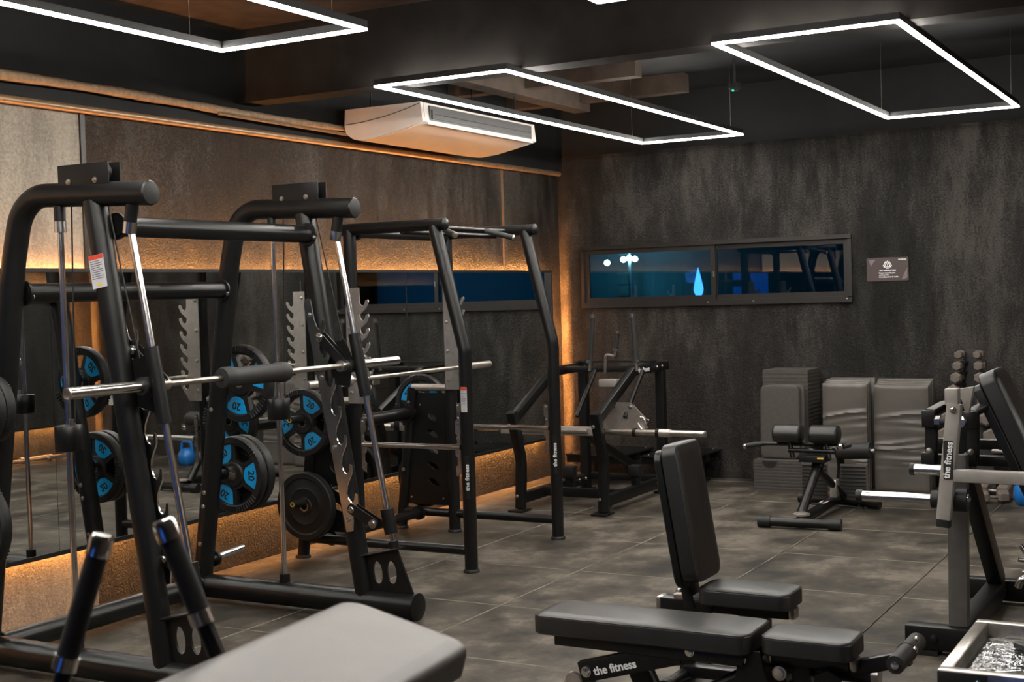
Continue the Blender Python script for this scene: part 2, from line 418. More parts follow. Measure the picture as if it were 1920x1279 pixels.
# ------------------------------------------------------------------ window 1 (sliding, aluminium) and the night outside
w = thing('window_1', 'wide low aluminium sliding window in the back wall', 'window', ((WX0+WX1)/2, YB, WZ0)); w['kind'] = 'structure'
def frame_bm(x0, x1, z0, z1, y, d, t, tb=None):
    bm = bmesh.new(); tb = tb or t
    box(bm, ((x0+x1)/2, y, z1-t/2), (x1-x0, d, t)); box(bm, ((x0+x1)/2, y, z0+tb/2), (x1-x0, d, tb))
    box(bm, (x0+t/2, y, (z0+z1)/2), (t, d, z1-z0-t-tb)); box(bm, (x1-t/2, y, (z0+z1)/2), (t, d, z1-z0-t-tb))
    return bm
obj('outer_frame', frame_bm(WX0, WX1, WZ0, WZ1, YB+.02, 0.10, 0.035, 0.05), 'alu', w)
for i, (x0, x1, y) in enumerate(((WX0+.035, -4.26, YB+.005), (-4.30, WX1-.035, YB+.035))):
    s = obj('sash', frame_bm(x0, x1, WZ0+.05, WZ1-.035, y, 0.028, 0.045), 'alu', w)
    obj('pane', one(box, ((x0+x1)/2, y, (WZ0+WZ1)/2), (x1-x0-.08, 0.005, WZ1-WZ0-.16)), 'glass', s)
part('latch', 'dull_chrome', w, box, (-4.275, YB-.012, 1.86), (0.012, 0.012, 0.05))
for x in (-4.33, -3.9, -3.06): bolt(w, (x, YB-.032, WZ0+.03), (0, -1, 0), 0.006, name='screw')
M['night_ground'] = plain('night_asphalt', (0.03, 0.04, 0.045), 0.9)
M['night_wall'] = plain('night_haze_teal', (0.03, 0.10, 0.12), 0.9)  # glow of the hazy night air is put into this teal
M['flood'] = emis('flood_lamp', (0.75, 0.95, 1.0), 60)
M['bluelamp'] = emis('blue_lamp', (0.05, 0.22, 1.0), 9)
obj('outside_ground', one(box, (-4, 22, -0.06), (60, 20.6, 0.1)), 'night_ground', kind='structure')
obj('outside_backdrop', one(box, (-4, 24.0, 2.0), (60, 0.2, 4.2)), 'night_wall', kind='structure')  # backdrop added to show the flood glow in place of fog
lp = thing('flood_light_pole', 'lit flood lights on a thin pole outside the window', 'lamp', (-10.35, 23.3, 0))
part('pole', 'dull_chrome', lp, tube, (-10.35, 23.3, 0), (-10.35, 23.3, 2.45), 0.04)
for k in range(5): part('rung', 'dull_chrome', lp, box, (-10.48, 23.3, 1.2+.22*k), (0.26, .03, .03))
for dx, dz in ((-.46, -.05), (-.12, 0), (.0, .02), (.12, .0)):
    part('lamp_head', 'flood', lp, lathe, [(0.04, 0), (0.055, .05), (0.04, .1)], (-10.3+dx, 23.2, 2.34+dz), (0, -1, 0), 12)
bl = thing('blue_lamp', 'tall glowing blue lamp outside behind the window glass', 'lamp', (-6.55, 17.0, 0))
part('shade', 'bluelamp', bl, lathe, [(0.0, 1.62), (0.035, 1.64), (0.06, 1.69), (0.066, 1.74), (0.05, 1.82), (0.026, 1.93), (0, 2.03)], (-6.55, 17.0, 0), Z3, 20)
part('stand', 'night_wall', bl, tube, (-6.55, 17.0, 0), (-6.55, 17.0, 1.63), 0.02)
for nm, p, e, c in (('flood_light', (-10.3, 22.9, 2.4), 60, (0.22, 0.80, 1.0)), ('blue_light', (-6.55, 16.8, 1.9), 25, (0.1, 0.3, 1.0)), ('added_outside_fill', (3.5, 19.5, 3.6), 800, (0.12, 0.5, 0.9))):  # last entry is an added fill for the backdrop, no lamp stands there
    l = bpy.data.lights.new(nm, 'POINT'); l.energy = e; l.color = c; l.shadow_soft_size = 0.1
    lo = bpy.data.objects.new(nm, l); lo.location = p; COL.objects.link(lo)
# window added behind the camera to put blue streaks on the tubes
w2 = thing('added_window', 'unseen window added behind the camera for a blue glow', 'window', ((FX0+FX1)/2, YF, FZ0)); w2['kind'] = 'structure'
obj('outer_frame', frame_bm(FX0, FX1, FZ0, FZ1, YF-.04, 0.1, 0.06), 'alu', w2)
M['blue_fill'] = emis('blue_fill_glow', (0.03, 0.22, 1.0), 3.2)
obj('pane', one(box, ((FX0+FX1)/2, YF-.05, (FZ0+FZ1)/2), (FX1-FX0-.1, 0.006, FZ1-FZ0-.1)), 'glass', w2)
obj('blue_fill_panel', one(box, ((FX0+FX1)/2, YF-.6, 1.6), (5, 0.05, 3.2)), 'blue_fill', kind='structure')  # unseen glowing panel, added as the blue source

# ------------------------------------------------------------------ mirrors with warm strips behind
def wall_mirror(xw, sgn, y0, y1, cuts, label):
    z0, z1 = 0.36, 1.945; gap = 0.045
    xb = xw+sgn*gap
    bk = thing('wall_mirror', label, 'mirror', (xw, (y0+y1)/2, z0))
    part('backing_board', 'board', bk, box, (xb+sgn*.012, (y0+y1)/2, (z0+z1)/2), (0.024, y1-y0-.01, z1-z0))
    part('edge_trim', 'board', bk, box, (xb+sgn*.022, (y0+y1)/2, z0+.012), (0.036, y1-y0, 0.024))
    part('edge_trim', 'board', bk, box, (xb+sgn*.022, (y0+y1)/2, z1-.01), (0.036, y1-y0, 0.02))
    part('edge_trim', 'board', bk, box, (xb+sgn*.022, y1-.01, (z0+z1)/2), (0.036, 0.02, z1-z0-.05))
    ed = [y0]+cuts+[y1]
    for i, (a, b) in enumerate(zip(ed, ed[1:])):
        last = i == len(ed)-2
        part('mirror_panel', 'mirror', bk, box, (xb+sgn*.028, (a+b)/2, (z0+z1)/2+.002), (0.006, b-a-.003-(.02 if last else 0), z1-z0-.046))
    for c, s, mt in (((xw+sgn*.020, (y0+y1)/2, z1-.045), (0.030, y1-y0-.02, 0.006), 'warm'), ((xw+sgn*.020, (y0+y1)/2, z0+.045), (0.030, y1-y0-.02, 0.006), 'warm'),
                     ((xw+sgn*.024, y1-.17, (z0+z1)/2), (0.03, 0.006, z1-z0-.06), 'warm_end')):
        o = part('light_strip', mt, bk, box, c, s); o['label'] = 'glowing warm light strip behind the mirror edge'
wall_mirror(XL, 1, -1.0, 11.17, [1.65, 3.42, 5.16, 8.69], 'long panelled mirror lit from behind on the left wall')
wall_mirror(XR, -1, 3.2, 11.10, [5.2, 7.2, 9.2], 'panelled mirror lit from behind on the right wall')

# ------------------------------------------------------------------ pipes, air conditioner, ceiling lights, sign
o = obj('wall_pipe', one(sweep, [(XL+.03, YF+.02, 2.825), (XL+.03, 11.48, 2.875)], 0.024, 12), 'pipe', loc=(XL+.03, 4, 2.83))
tag(o, 'straight pipe coloured by warm strip light along the left wall just above the plaster', 'pipe')
bm = bmesh.new(); pts = []; rr = []
for k in range(90):
    t = k/89; y = 2.0+t*6.0
    pts.append((XL+.05+.004*sin(9*t+1), y, 2.975+.006*sin(13*t))); rr.append(0.036-.012*t+random.uniform(-.003, .003))
sweep(bm, pts, rr, 10)
o = obj('wrapped_pipe', bm, 'wrap', loc=(XL+.05, 5, 2.97)); tag(o, 'thick wrapped pipe running to the air conditioner above the straight pipe', 'pipe')
o = obj('conduit', one(sweep, [(XL+.07, 6.6, 2.945), (XL+.09, 8.0, 2.93)], 0.012, 8), 'pipe', loc=(XL+.08, 7.3, 2.94)); tag(o, 'thin conduit leading to the back of the air conditioner', 'pipe')

ac = thing('air_conditioner', 'ivory ceiling air conditioner hung beside the left wall', 'air conditioner', (-5.42, 8.75, 2.87))
side = [(-5.75, 3.10), (-5.76, 2.985), (-5.745, 2.925), (-5.69, 2.885), (-5.60, 2.872), (-5.45, 2.885), (-5.28, 2.915), (-5.09, 2.955), (-5.075, 2.965), (-5.09, 3.10)]
AY0, AY1 = 7.93, 9.62
part('body', 'ac_white', ac, prism, [(x, z) for x, z in side][::-1], (0, (AY0+AY1)/2, 0), X3, Z3, AY1-AY0-.06)
for y in (AY0+.012, AY1-.012):
    part('end_cover', 'ac_white', ac, prism, [(x+(.006 if x < -5.4 else -.004), z+.003) for x, z in side][::-1], (0, y, 0), X3, Z3, 0.034)
bm = bmesh.new()
prism(bm, [(-5.75, 2.99), (-5.6, 2.998), (-5.4, 3.022), (-5.22, 3.058), (-5.1, 3.09), (-5.1, 3.094), (-5.22, 3.063), (-5.4, 3.027), (-5.6, 3.003), (-5.75, 2.995)], (0, AY0-.006, 0), X3, Z3, 0.004)
obj('seam', bm, 'ac_grey', ac)
gr = obj('air_outlet', one(box, (-5.078, 8.775, 3.03), (0.012, 1.52, 0.105)), 'ac_grey', ac); gr['label'] = 'grey outlet with flaps'
for z in (3.005, 3.04): part('flap', 'ac_grey', gr, box, (-5.068, 8.775, z), (0.012, 1.48, 0.03))
part('intake_lip', 'ac_white', ac, box, (-5.10, 8.775, 2.955), (0.05, 1.56, 0.012))
for y in (8.05, 9.5):
    for x in (-5.6, -5.2): part('hanger_rod', 'steel_black', ac, tube, (x, y, 3.1), (x, y, 3.55), 0.006, 8)

def light_frame(x0, x1, y0, y1, z, label):
    t = thing('ceiling_light', label, 'ceiling light', ((x0+x1)/2, (y0+y1)/2, z), 'rectangular tube lights')
    w = 0.026
    def rim(bm, zz, h, ww):
        box(bm, ((x0+x1)/2, y0+w/2, zz), (x1-x0, ww, h)); box(bm, ((x0+x1)/2, y1-w/2, zz), (x1-x0, ww, h))
        box(bm, (x0+w/2, (y0+y1)/2, zz), (ww, y1-y0-2*w, h)); box(bm, (x1-w/2, (y0+y1)/2, zz), (ww, y1-y0-2*w, h))
    bm = bmesh.new(); rim(bm, z+.006, 0.012, w); obj('diffuser', bm, 'led', t)
    bm = bmesh.new(); rim(bm, z+.03, 0.036, w+.002); obj('housing', bm, 'led_cap', t)
    for x in (x0+.02, x1-.02):
        for y in (y0+.25, y1-.25): part('hanging_wire', 'dull_chrome', t, tube, (x, y, z+.045), (x, y, ZC), 0.0015, 6)
light_frame(-4.62, -3.70, 6.68, 10.72, 3.0, 'glowing rectangular light frame hung beside the air conditioner')
light_frame(-2.46, -1.49, 6.66, 10.50, 3.0, 'glowing rectangular light frame hung at the right, before the back wall')
light_frame(-4.57, -3.665, 1.25, 5.26, 3.0, 'glowing rectangular light frame cut by the top left edge of the photo')
light_frame(-2.52, -1.55, 1.40, 5.40, 3.0, 'glowing rectangular light frame with only one corner showing at the top edge')
# small green lamp of a detector
dt = thing('smoke_detector', 'small black detector with a green light hung from the ceiling between the right light frames', 'detector', (-3.59, 10.22, 3.31))
part('drop_rod', 'led_cap', dt, tube, (-3.59, 10.22, 3.36), (-3.59, 10.22, 3.55), 0.012, 10)
part('housing', 'ceil', dt, lathe, [(0.05, 0.05), (0.05, .01), (0.03, -.01)], (-3.59, 10.22, 3.31), Z3, 16)
M['green'] = emis('green_led', (0.02, 0.9, 0.35), 2.0)
part('indicator', 'green', dt, box, (-3.59, 10.18, 3.297), (0.012, 0.012, 0.012))

sg = thing('wall_sign', 'small brown notice on the back wall right of the window', 'sign', (-2.714, YB-.004, 1.848))
part('board', 'sign', sg, prism, rrect(0.352, 0.20, 0.008, 4), (-2.714, YB-.004, 1.848), X3, Z3, 0.006)
SY = YB-.008
def stext(nm, s, size, x, z, al='CENTER', b=0.0006): text(nm, s, size, 'white', sg, (x, SY, z), X3, Z3, 0.001, b, 1.0, al)
stext('heading', 'USO OBRIGATÓRIO', 0.0155, -2.712, 1.838)
stext('text_line', '• Roupas adequadas para', 0.0145, -2.795, 1.817, 'LEFT')
stext('text_line', 'atividade física', 0.0145, -2.785, 1.800, 'LEFT')
stext('text_line', '• Uso indispensável da toalha', 0.0145, -2.795, 1.783, 'LEFT')
stext('lettering', 'the fitness', 0.0165, -2.588, 1.930)
def tri(s): return [(0, s*.62), (-s*.55, -s*.32), (s*.55, -s*.32)]
bm = bmesh.new()
prism(bm, tri(.062), (-2.714, SY, 1.885), X3, Z3, 0.001, holes=[tri(.040)])
for s in (-1, 1): prism(bm, [(s*.006, .02), (s*.012, .025), (s*.036, -.018), (s*.030, -.018)][::(1 if s < 0 else -1)], (-2.714+s*.004, SY, 1.894), X3, Z3, 0.001)
box(bm, (-2.714, SY, 1.887), (0.004, 0.001, 0.022)); box(bm, (-2.714, SY, 1.857), (0.028, 0.001, 0.006))
obj('warning_triangle', bm, 'white', sg)
part('corner_pattern', 'sign_mark', sg, prism, [(-.16, .085), (-.10, .085), (-.14, .03)], (-2.714, SY+.0006, 1.848), X3, Z3, 0.001)
part('corner_pattern', 'sign_mark', sg, prism, [(.165, .01), (.165, -.075), (.125, -.09), (.12, -.08)], (-2.714, SY+.0006, 1.848), X3, Z3, 0.001)

# ------------------------------------------------------------------ weight plates
def arc(r, a0, a1, n): return [(r*cos(radians(a0+(a1-a0)*k/n)), r*sin(radians(a0+(a1-a0)*k/n))) for k in range(n+1)]
def grip_plate(label, num, R=0.225, th=0.05, group='blue marked grip plates'):
    """rubber plate with three hand holes and three blue fields; axis along local Y, built at the origin"""
    t = thing('weight_plate', label, 'weight plate', (0, 0, 0), group)
    bm = bmesh.new(); k = R/.225
    lathe(bm, [(R*.80, -th/2), (R*.83, -th*.62), (R*.97, -th*.6), (R, -th*.4), (R, th*.4), (R*.97, th*.6), (R*.83, th*.62), (R*.80, th/2)], (0, 0, 0), Y3, 56, closed=True)
    holes = []
    for a in (0, 120, 240):
        o = arc(R*.76, a-24, a+24, 8); i = arc(R*.40, a+15, a-15, 5); holes.append(o+i)
    prism(bm, arc(R*.82, 0, 354, 59), (0, 0, 0), X3, Z3, th*.62, holes=holes+[ellipse(0, 0, .03, .03, 24)])
    lathe(bm, [(.0262, -th*.55), (R*.30, -th*.5), (R*.34, -th*.3), (R*.34, th*.3), (R*.30, th*.5), (.0262, th*.55)], (0, 0, 0), Y3, 32, closed=True)
    for a in (0, 120, 240):
        for q in range(-4, 5):
            an = radians(a+q*5.5); p = V((cos(an)*R*.90, 0, sin(an)*R*.90))
            sweep(bm, [p*0.93+V((0, -th*.62, 0)), p*1.09+V((0, -th*.62, 0))], 0.006*k, 6)
            sweep(bm, [p*0.93+V((0, th*.62, 0)), p*1.09+V((0, th*.62, 0))], 0.006*k, 6)
    obj('tyre', bm, 'rubber', t)
    part('hub_ring', 'dull_chrome', t, lathe, [(.0256, -th*.56), (.031, -th*.57), (.031, th*.57), (.0256, th*.56)], (0, 0, 0), Y3, 24, closed=True)
    for a in (60, 180, 300):
        poly = arc(R*.79, a-27, a+27, 8)+[(R*.45*cos(radians(a+24)), R*.45*sin(radians(a+24))), (R*.36*cos(radians(a+8)), R*.36*sin(radians(a+8))), (R*.36*cos(radians(a-8)), R*.36*sin(radians(a-8))), (R*.45*cos(radians(a-24)), R*.45*sin(radians(a-24)))]
        b = obj('blue_field', one(prism, poly, (0, 0, 0), X3, Z3, th*.74), 'blue', t)
        an = radians(a); c = V((cos(an), 0, sin(an)))*R*.60; Vd = V((cos(an), 0, sin(an))); Ud = V((sin(an), 0, -cos(an)))
        text('number', num, 0.062*k, 'black_print', b, c+V((0, -th*.375, 0)), Ud, Vd, 0.001, 0.0015)
        text('number', num, 0.062*k, 'black_print', b, c+V((0, th*.375, 0)), -Ud, Vd, 0.001, 0.0015)
    return t
def bumper_plate(label, R=0.225, th=0.06, group='plain black bumper plates'):
    t = thing('bumper_plate', label, 'weight plate', (0, 0, 0), group)
    h = th/2
    pr = [(.026, -h*.9), (R*.24, -h*.9), (R*.26, -h*.72), (R*.50, -h*.72), (R*.53, -h*.86), (R*.56, -h*.72), (R*.80, -h*.72), (R*.84, -h), (R*.97, -h), (R, -h*.8)]
    bm = bmesh.new(); lathe(bm, pr+[(r, -z) for r, z in pr[::-1]], (0, 0, 0), Y3, 56, closed=True)
    obj('tyre', bm, 'rubber', t)
    part('hub_ring', 'dull_chrome', t, lathe, [(.025, -h*.92), (.034, -h*.93), (.034, h*.93), (.025, h*.92)], (0, 0, 0), Y3, 24, closed=True)
    return t
def put(src, loc, rot, label=None, ry=0.0):
    o = src if label is None else copy_tree(src)
    if label: o['label'] = label
    o.location = loc; o.rotation_euler = (0, ry, rot); return o

# ------------------------------------------------------------------ smith machine
YN, YFR = 4.33, 5.84
sm = thing('smith_machine', 'big black tube-framed smith machine with chrome guide rods beside the left mirror', 'gym machine', (-4.75, 5.08, 0))
def rodx(z, z0=0.43, z1=2.08, x0=-4.015, x1=-4.325): return x0+(x1-x0)*(z-z0)/(z1-z0)
def upx(z): return -4.115+(-4.50+4.115)*(z-.16)/(2.18-.16)
for Yc, s in ((YN, 1), (YFR, -1)):     # s points inwards
    fr = obj('side_frame', one(sweep, fillet([(-4.20, Yc, 2.215), (-4.99, Yc, 2.25), (-5.07, Yc, 1.95), (-5.36, Yc, 0.12)], [.2, .5], 10), 0.055, 24), 'satin_black', sm)
    part('end_cap', 'satin_black', fr, lathe, [(.056, 0), (.056, .006), (.05, .012), (.0, .016)], (-4.20, Yc, 2.215), X3, 24)
    up = obj('upright', one(tube, (-4.53, Yc, 2.20), (-4.205, Yc, 0.11), 0.053, 24), 'satin_black', sm)
    bs = obj('base_tube', one(tube, (-5.55, Yc, 0.088), (-3.875, Yc, 0.088), 0.068, 24), 'satin_black', sm)
    part('end_cap', 'steel_black', bs, lathe, [(.074, 0), (.074, .008), (.06, .014), (0, .016)], (-3.875, Yc, 0.088), X3, 24)
    part('foot', 'rubber', bs, lathe, [(.035, 0.0), (.035, .03)], (-3.93, Yc, 0.0), Z3, 14)
    part('foot', 'rubber', bs, lathe, [(.035, 0.0), (.035, .03)], (-5.50, Yc, 0.0), Z3, 14)
    # pulley housing on the top tube
    ph = obj('pulley_housing', one(box, (-4.565, Yc-.03, 2.315), (0.315, 0.006, 0.105), .002), 'steel_black', sm)
    part('side_plate', 'steel_black', ph, box, (-4.555, Yc+.03, 2.315), (0.315, 0.006, 0.105))
    for x in (-4.655, -4.49): bolt(ph, (x, Yc-.033, 2.29), (0, -1, 0), .011)
    for x in (-4.63, -4.47): part('pulley', 'steel_black', ph, lathe, [(.04, -.012), (.034, 0), (.04, .012)], (x, Yc, 2.325), Y3, 18)
    # front guide rod with its holders
    gd = obj('guide_rod', one(tube, (-4.325, Yc, 2.10), (-4.012, Yc, 0.42), 0.0165, 18), 'chrome', sm)
    part('rod_holder', 'satin_black', gd, tube, (-4.295, Yc, 2.20), (-4.322, Yc, 2.085), 0.029, 18)
    part('collar', 'chrome', gd, tube, (-4.318, Yc, 2.095), (-4.328, Yc, 2.045), 0.031, 20)
    # rear rod with counterweight
    rr = obj('counterweight_rod', one(tube, (-4.755, Yc, 2.12), (-4.755, Yc, 0.16), 0.0145, 16), 'chrome', sm)
    part('rod_holder', 'satin_black', rr, tube, (-4.755, Yc, 2.2), (-4.755, Yc, 2.11), 0.026, 16)
    part('collar', 'chrome', rr, tube, (-4.755, Yc, 2.12), (-4.755, Yc, 2.07), 0.027, 16)
    part('rod_socket', 'steel_black', rr, tube, (-4.755, Yc, 0.14), (-4.755, Yc, 0.20), 0.03, 16)
    cw = obj('counterweight', one(lathe, [(.018, -.058), (.060, -.058), (.063, -.054), (.063, .054), (.060, .058), (.018, .058)], (-4.755, Yc, 1.127), Z3, 32, closed=True), 'satin_black', sm)
    part('screw', 'dull_chrome', cw, tube, (-4.715, Yc-.01, 1.185), (-4.715, Yc-.01, 1.215), 0.012, 12)
    part('cable', 'rubber', cw, tube, (-4.700, Yc-.01, 1.2), (-4.668, Yc-.005, 2.29), 0.004, 6)
    # foot bracket with two oval windows
    br = obj('foot_bracket', one(prism, [(-4.215, .145), (-3.89, .150), (-3.985, .385), (-4.205, .340)], (0, Yc, 0), X3, Z3, 0.012,
             holes=[ellipse(-4.115, .255, .030, .062, 18, .12), ellipse(-4.025, .262, .030, .062, 18, .12)]), 'steel_black', sm)
    T0 = V((-4.225, Yc, .338)); T1 = V((-3.965, Yc, .398))
    part('top_flange', 'steel_black', br, beam, T0, T1, 0.012, 0.075)
    part('rod_socket', 'steel_black', br, tube, (-4.003, Yc, .385), (-4.012, Yc, .43), 0.027, 16)
    # chrome hook strip on the inner side of the upright
    yh = Yc+s*.066
    d = V((-4.238, 0, .48))-V((-4.477, 0, 1.735)); L = d.length; d.normalize()
    up3 = -d; rt = V((up3.z, 0, -up3.x))     # in the plane, pointing forward
    poly = [(-.028, 0.0), (.012, 0.0), (.026, .05)]
    nh = 7; pitch = (L-.17)/nh
    for k in range(nh):
        z = .085+k*pitch
        poly += [(.032, z), (.078, z+.062), (.086, z+.105), (.074, z+.112), (.062, z+.078), (.044, z+.062), (.028, z+.078), (.020, z+.12)]
    poly += [(.018, L-.005), (.004, L), (-.016, L), (-.028, L-.03)]
    hk = obj('hook_strip', one(prism, poly, V((-4.238, yh, .48)), rt, up3, 0.010), 'chrome', sm); hk['label'] = 'polished strip of bar hooks'
    for q in (.05, .36, .66, .93): bolt(hk, V((-4.238, yh, .48))+up3*(L*q)+V((0, -.006 if s < 0 else .006, 0)), (0, -1 if s < 0 else 1, 0), .011, 'chrome')
    # bolts on the rear upright
    for z in (1.30, 1.12, .64, .56, .34, .20):
        bolt(fr, (-5.36+(z-.12)*.158, Yc-.052, z), (0, -1, 0), .011)
    # weight pegs on the outer side
    for z in (1.28, .745, .235):
        xp = -5.355+(z-.12)*.158+.02; ye = Yc-s*.30
        pg = obj('weight_peg', one(tube, (xp, Yc-s*.03, z), (xp, ye, z+.02), 0.0245, 18), 'chrome', sm)
        part('flange', 'satin_black', pg, tube, (xp, Yc-s*.05, z), (xp, Yc-s*.068, z), 0.045, 18)
    # lower stop: lever and clamp on the guide rod
    st = obj('stop_clamp', one(tube, (rodx(.60), Yc, .60), (rodx(.47), Yc, .47), 0.036, 18), 'steel_black', sm)
    A = V((-4.225, Yc-s*(-.05), .60)); B = V((rodx(.53)-.055, Yc+s*.05, .53))
    for dy in (-.018, .018):
        T = basis(A+V((0, dy, 0)), B-A, Z3); ll = (B-A).length
        part('link_plate', 'steel_black', st, prism, [(q[0]+ll/2, q[1]) for q in rrect(ll+.06, .058, .028, 5)], A+V((0, dy, 0)), B-A, Z3, 0.007)
    bolt(st, A+V((0, -.024, 0)), (0, -1, 0), .016, 'chrome', 'pivot'); bolt(st, B+V((0, -.024, 0)), (0, -1, 0), .02, 'dull_chrome', 'pivot')
warning_label(sm, (-4.472, YN-.0545, 1.882), (1, 0, .155), (-.155, 0, 1), .090, .148)
for a, b, rr, nm in (((-4.465, YN, 2.085), (-4.465, YFR, 2.085), .047, 'top_crossbar'), ((-5.085, YN, 1.80), (-5.085, YFR, 1.80), .047, 'rear_crossbar'), ((-5.36, YN, 0.088), (-5.36, YFR, 0.088), .058, 'base_crossbar')):
    cb = obj(nm, one(tube, V(a)+V((0, .05, 0)), V(b)-V((0, .05, 0)), rr, 24), 'satin_black', sm)
    for p, sg_ in ((a, 1), (b, -1)):
        part('flange', 'steel_black', cb, lathe, [(rr+.014, 0), (rr+.014, .012)], V(p)+V((0, sg_*.056, 0)), (0, sg_, 0), 20)
        bolt(cb, V(p)+V((.05, sg_*.07, -.02)), (0, sg_, 0), .010)
# barbell fixed to the carriages
bx, bz = -4.245, 1.372
brb = obj('bar', one(tube, (bx, 4.40, bz), (bx, 5.78, bz), 0.0145, 16), 'dull_chrome', sm)
for y0, y1, yc in ((3.87, 4.28, 4.33), (6.27, 5.90, 5.84)):
    sl = obj('bar_sleeve', one(tube, (bx, y0, bz), (bx, y1, bz), 0.0255, 20), 'chrome', brb)
    part('end_ring', 'dull_chrome', brb, lathe, [(.012, 0), (.0255, 0), (.0235, .008), (.012, .004)], (bx, y0, bz), (0, -1 if y0 < 5 else 1, 0), 20)
    part('sleeve_collar', 'rubber', brb, tube, (bx, y1, bz), (bx, yc+(.05 if y0 < 5 else -.05), bz), 0.040, 20)
    cg = obj('carriage', one(tube, (rodx(1.54), yc, 1.54), (rodx(1.205), yc, 1.205), 0.032, 18), 'satin_black', sm)
    part('carriage_plate', 'steel_black', cg, prism, [(-.13, -.10), (.0, -.13), (.03, .02), (-.02, .13), (-.13, .10)], (bx+.0, yc+(.03 if y0 < 5 else -.03), bz+.01), X3, Z3, 0.010)
    A = V((-4.385, yc+(.07 if y0 < 5 else -.07), 1.525)); B = V((bx-.0, yc+(.07 if y0 < 5 else -.07), bz+.02)); ll = (B-A).length
    for dy in (-.02, .02):
        part('lever_plate', 'steel_black', cg, prism, [(q[0]+ll/2, q[1]) for q in rrect(ll+.05, .05, .024, 5)], A+V((0, dy, 0)), B-A, Z3, 0.006)
    bolt(cg, A+V((0, -.025, 0)), (0, -1, 0), .02, 'chrome', 'pivot')
    part('hub', 'dull_chrome', cg, tube, (bx, B.y-.04, bz), (bx, B.y+.04, bz), .03, 18)
    part('cable', 'rubber', cg, tube, (bx-.05, yc, bz+.12), (-4.475, yc, 2.29), 0.004, 6)
gp = obj('grip_pad', one(lathe, [(.017, 0), (.046, 0), (.052, .02), (.052, .07), (.046, .085), (.047, .40), (.052, .415), (.052, .46), (.046, .48), (.017, .48)], (bx, 4.80, bz), Y3, 28, closed=True), 'foam', brb)
gp['label'] = 'black foam neck pad'

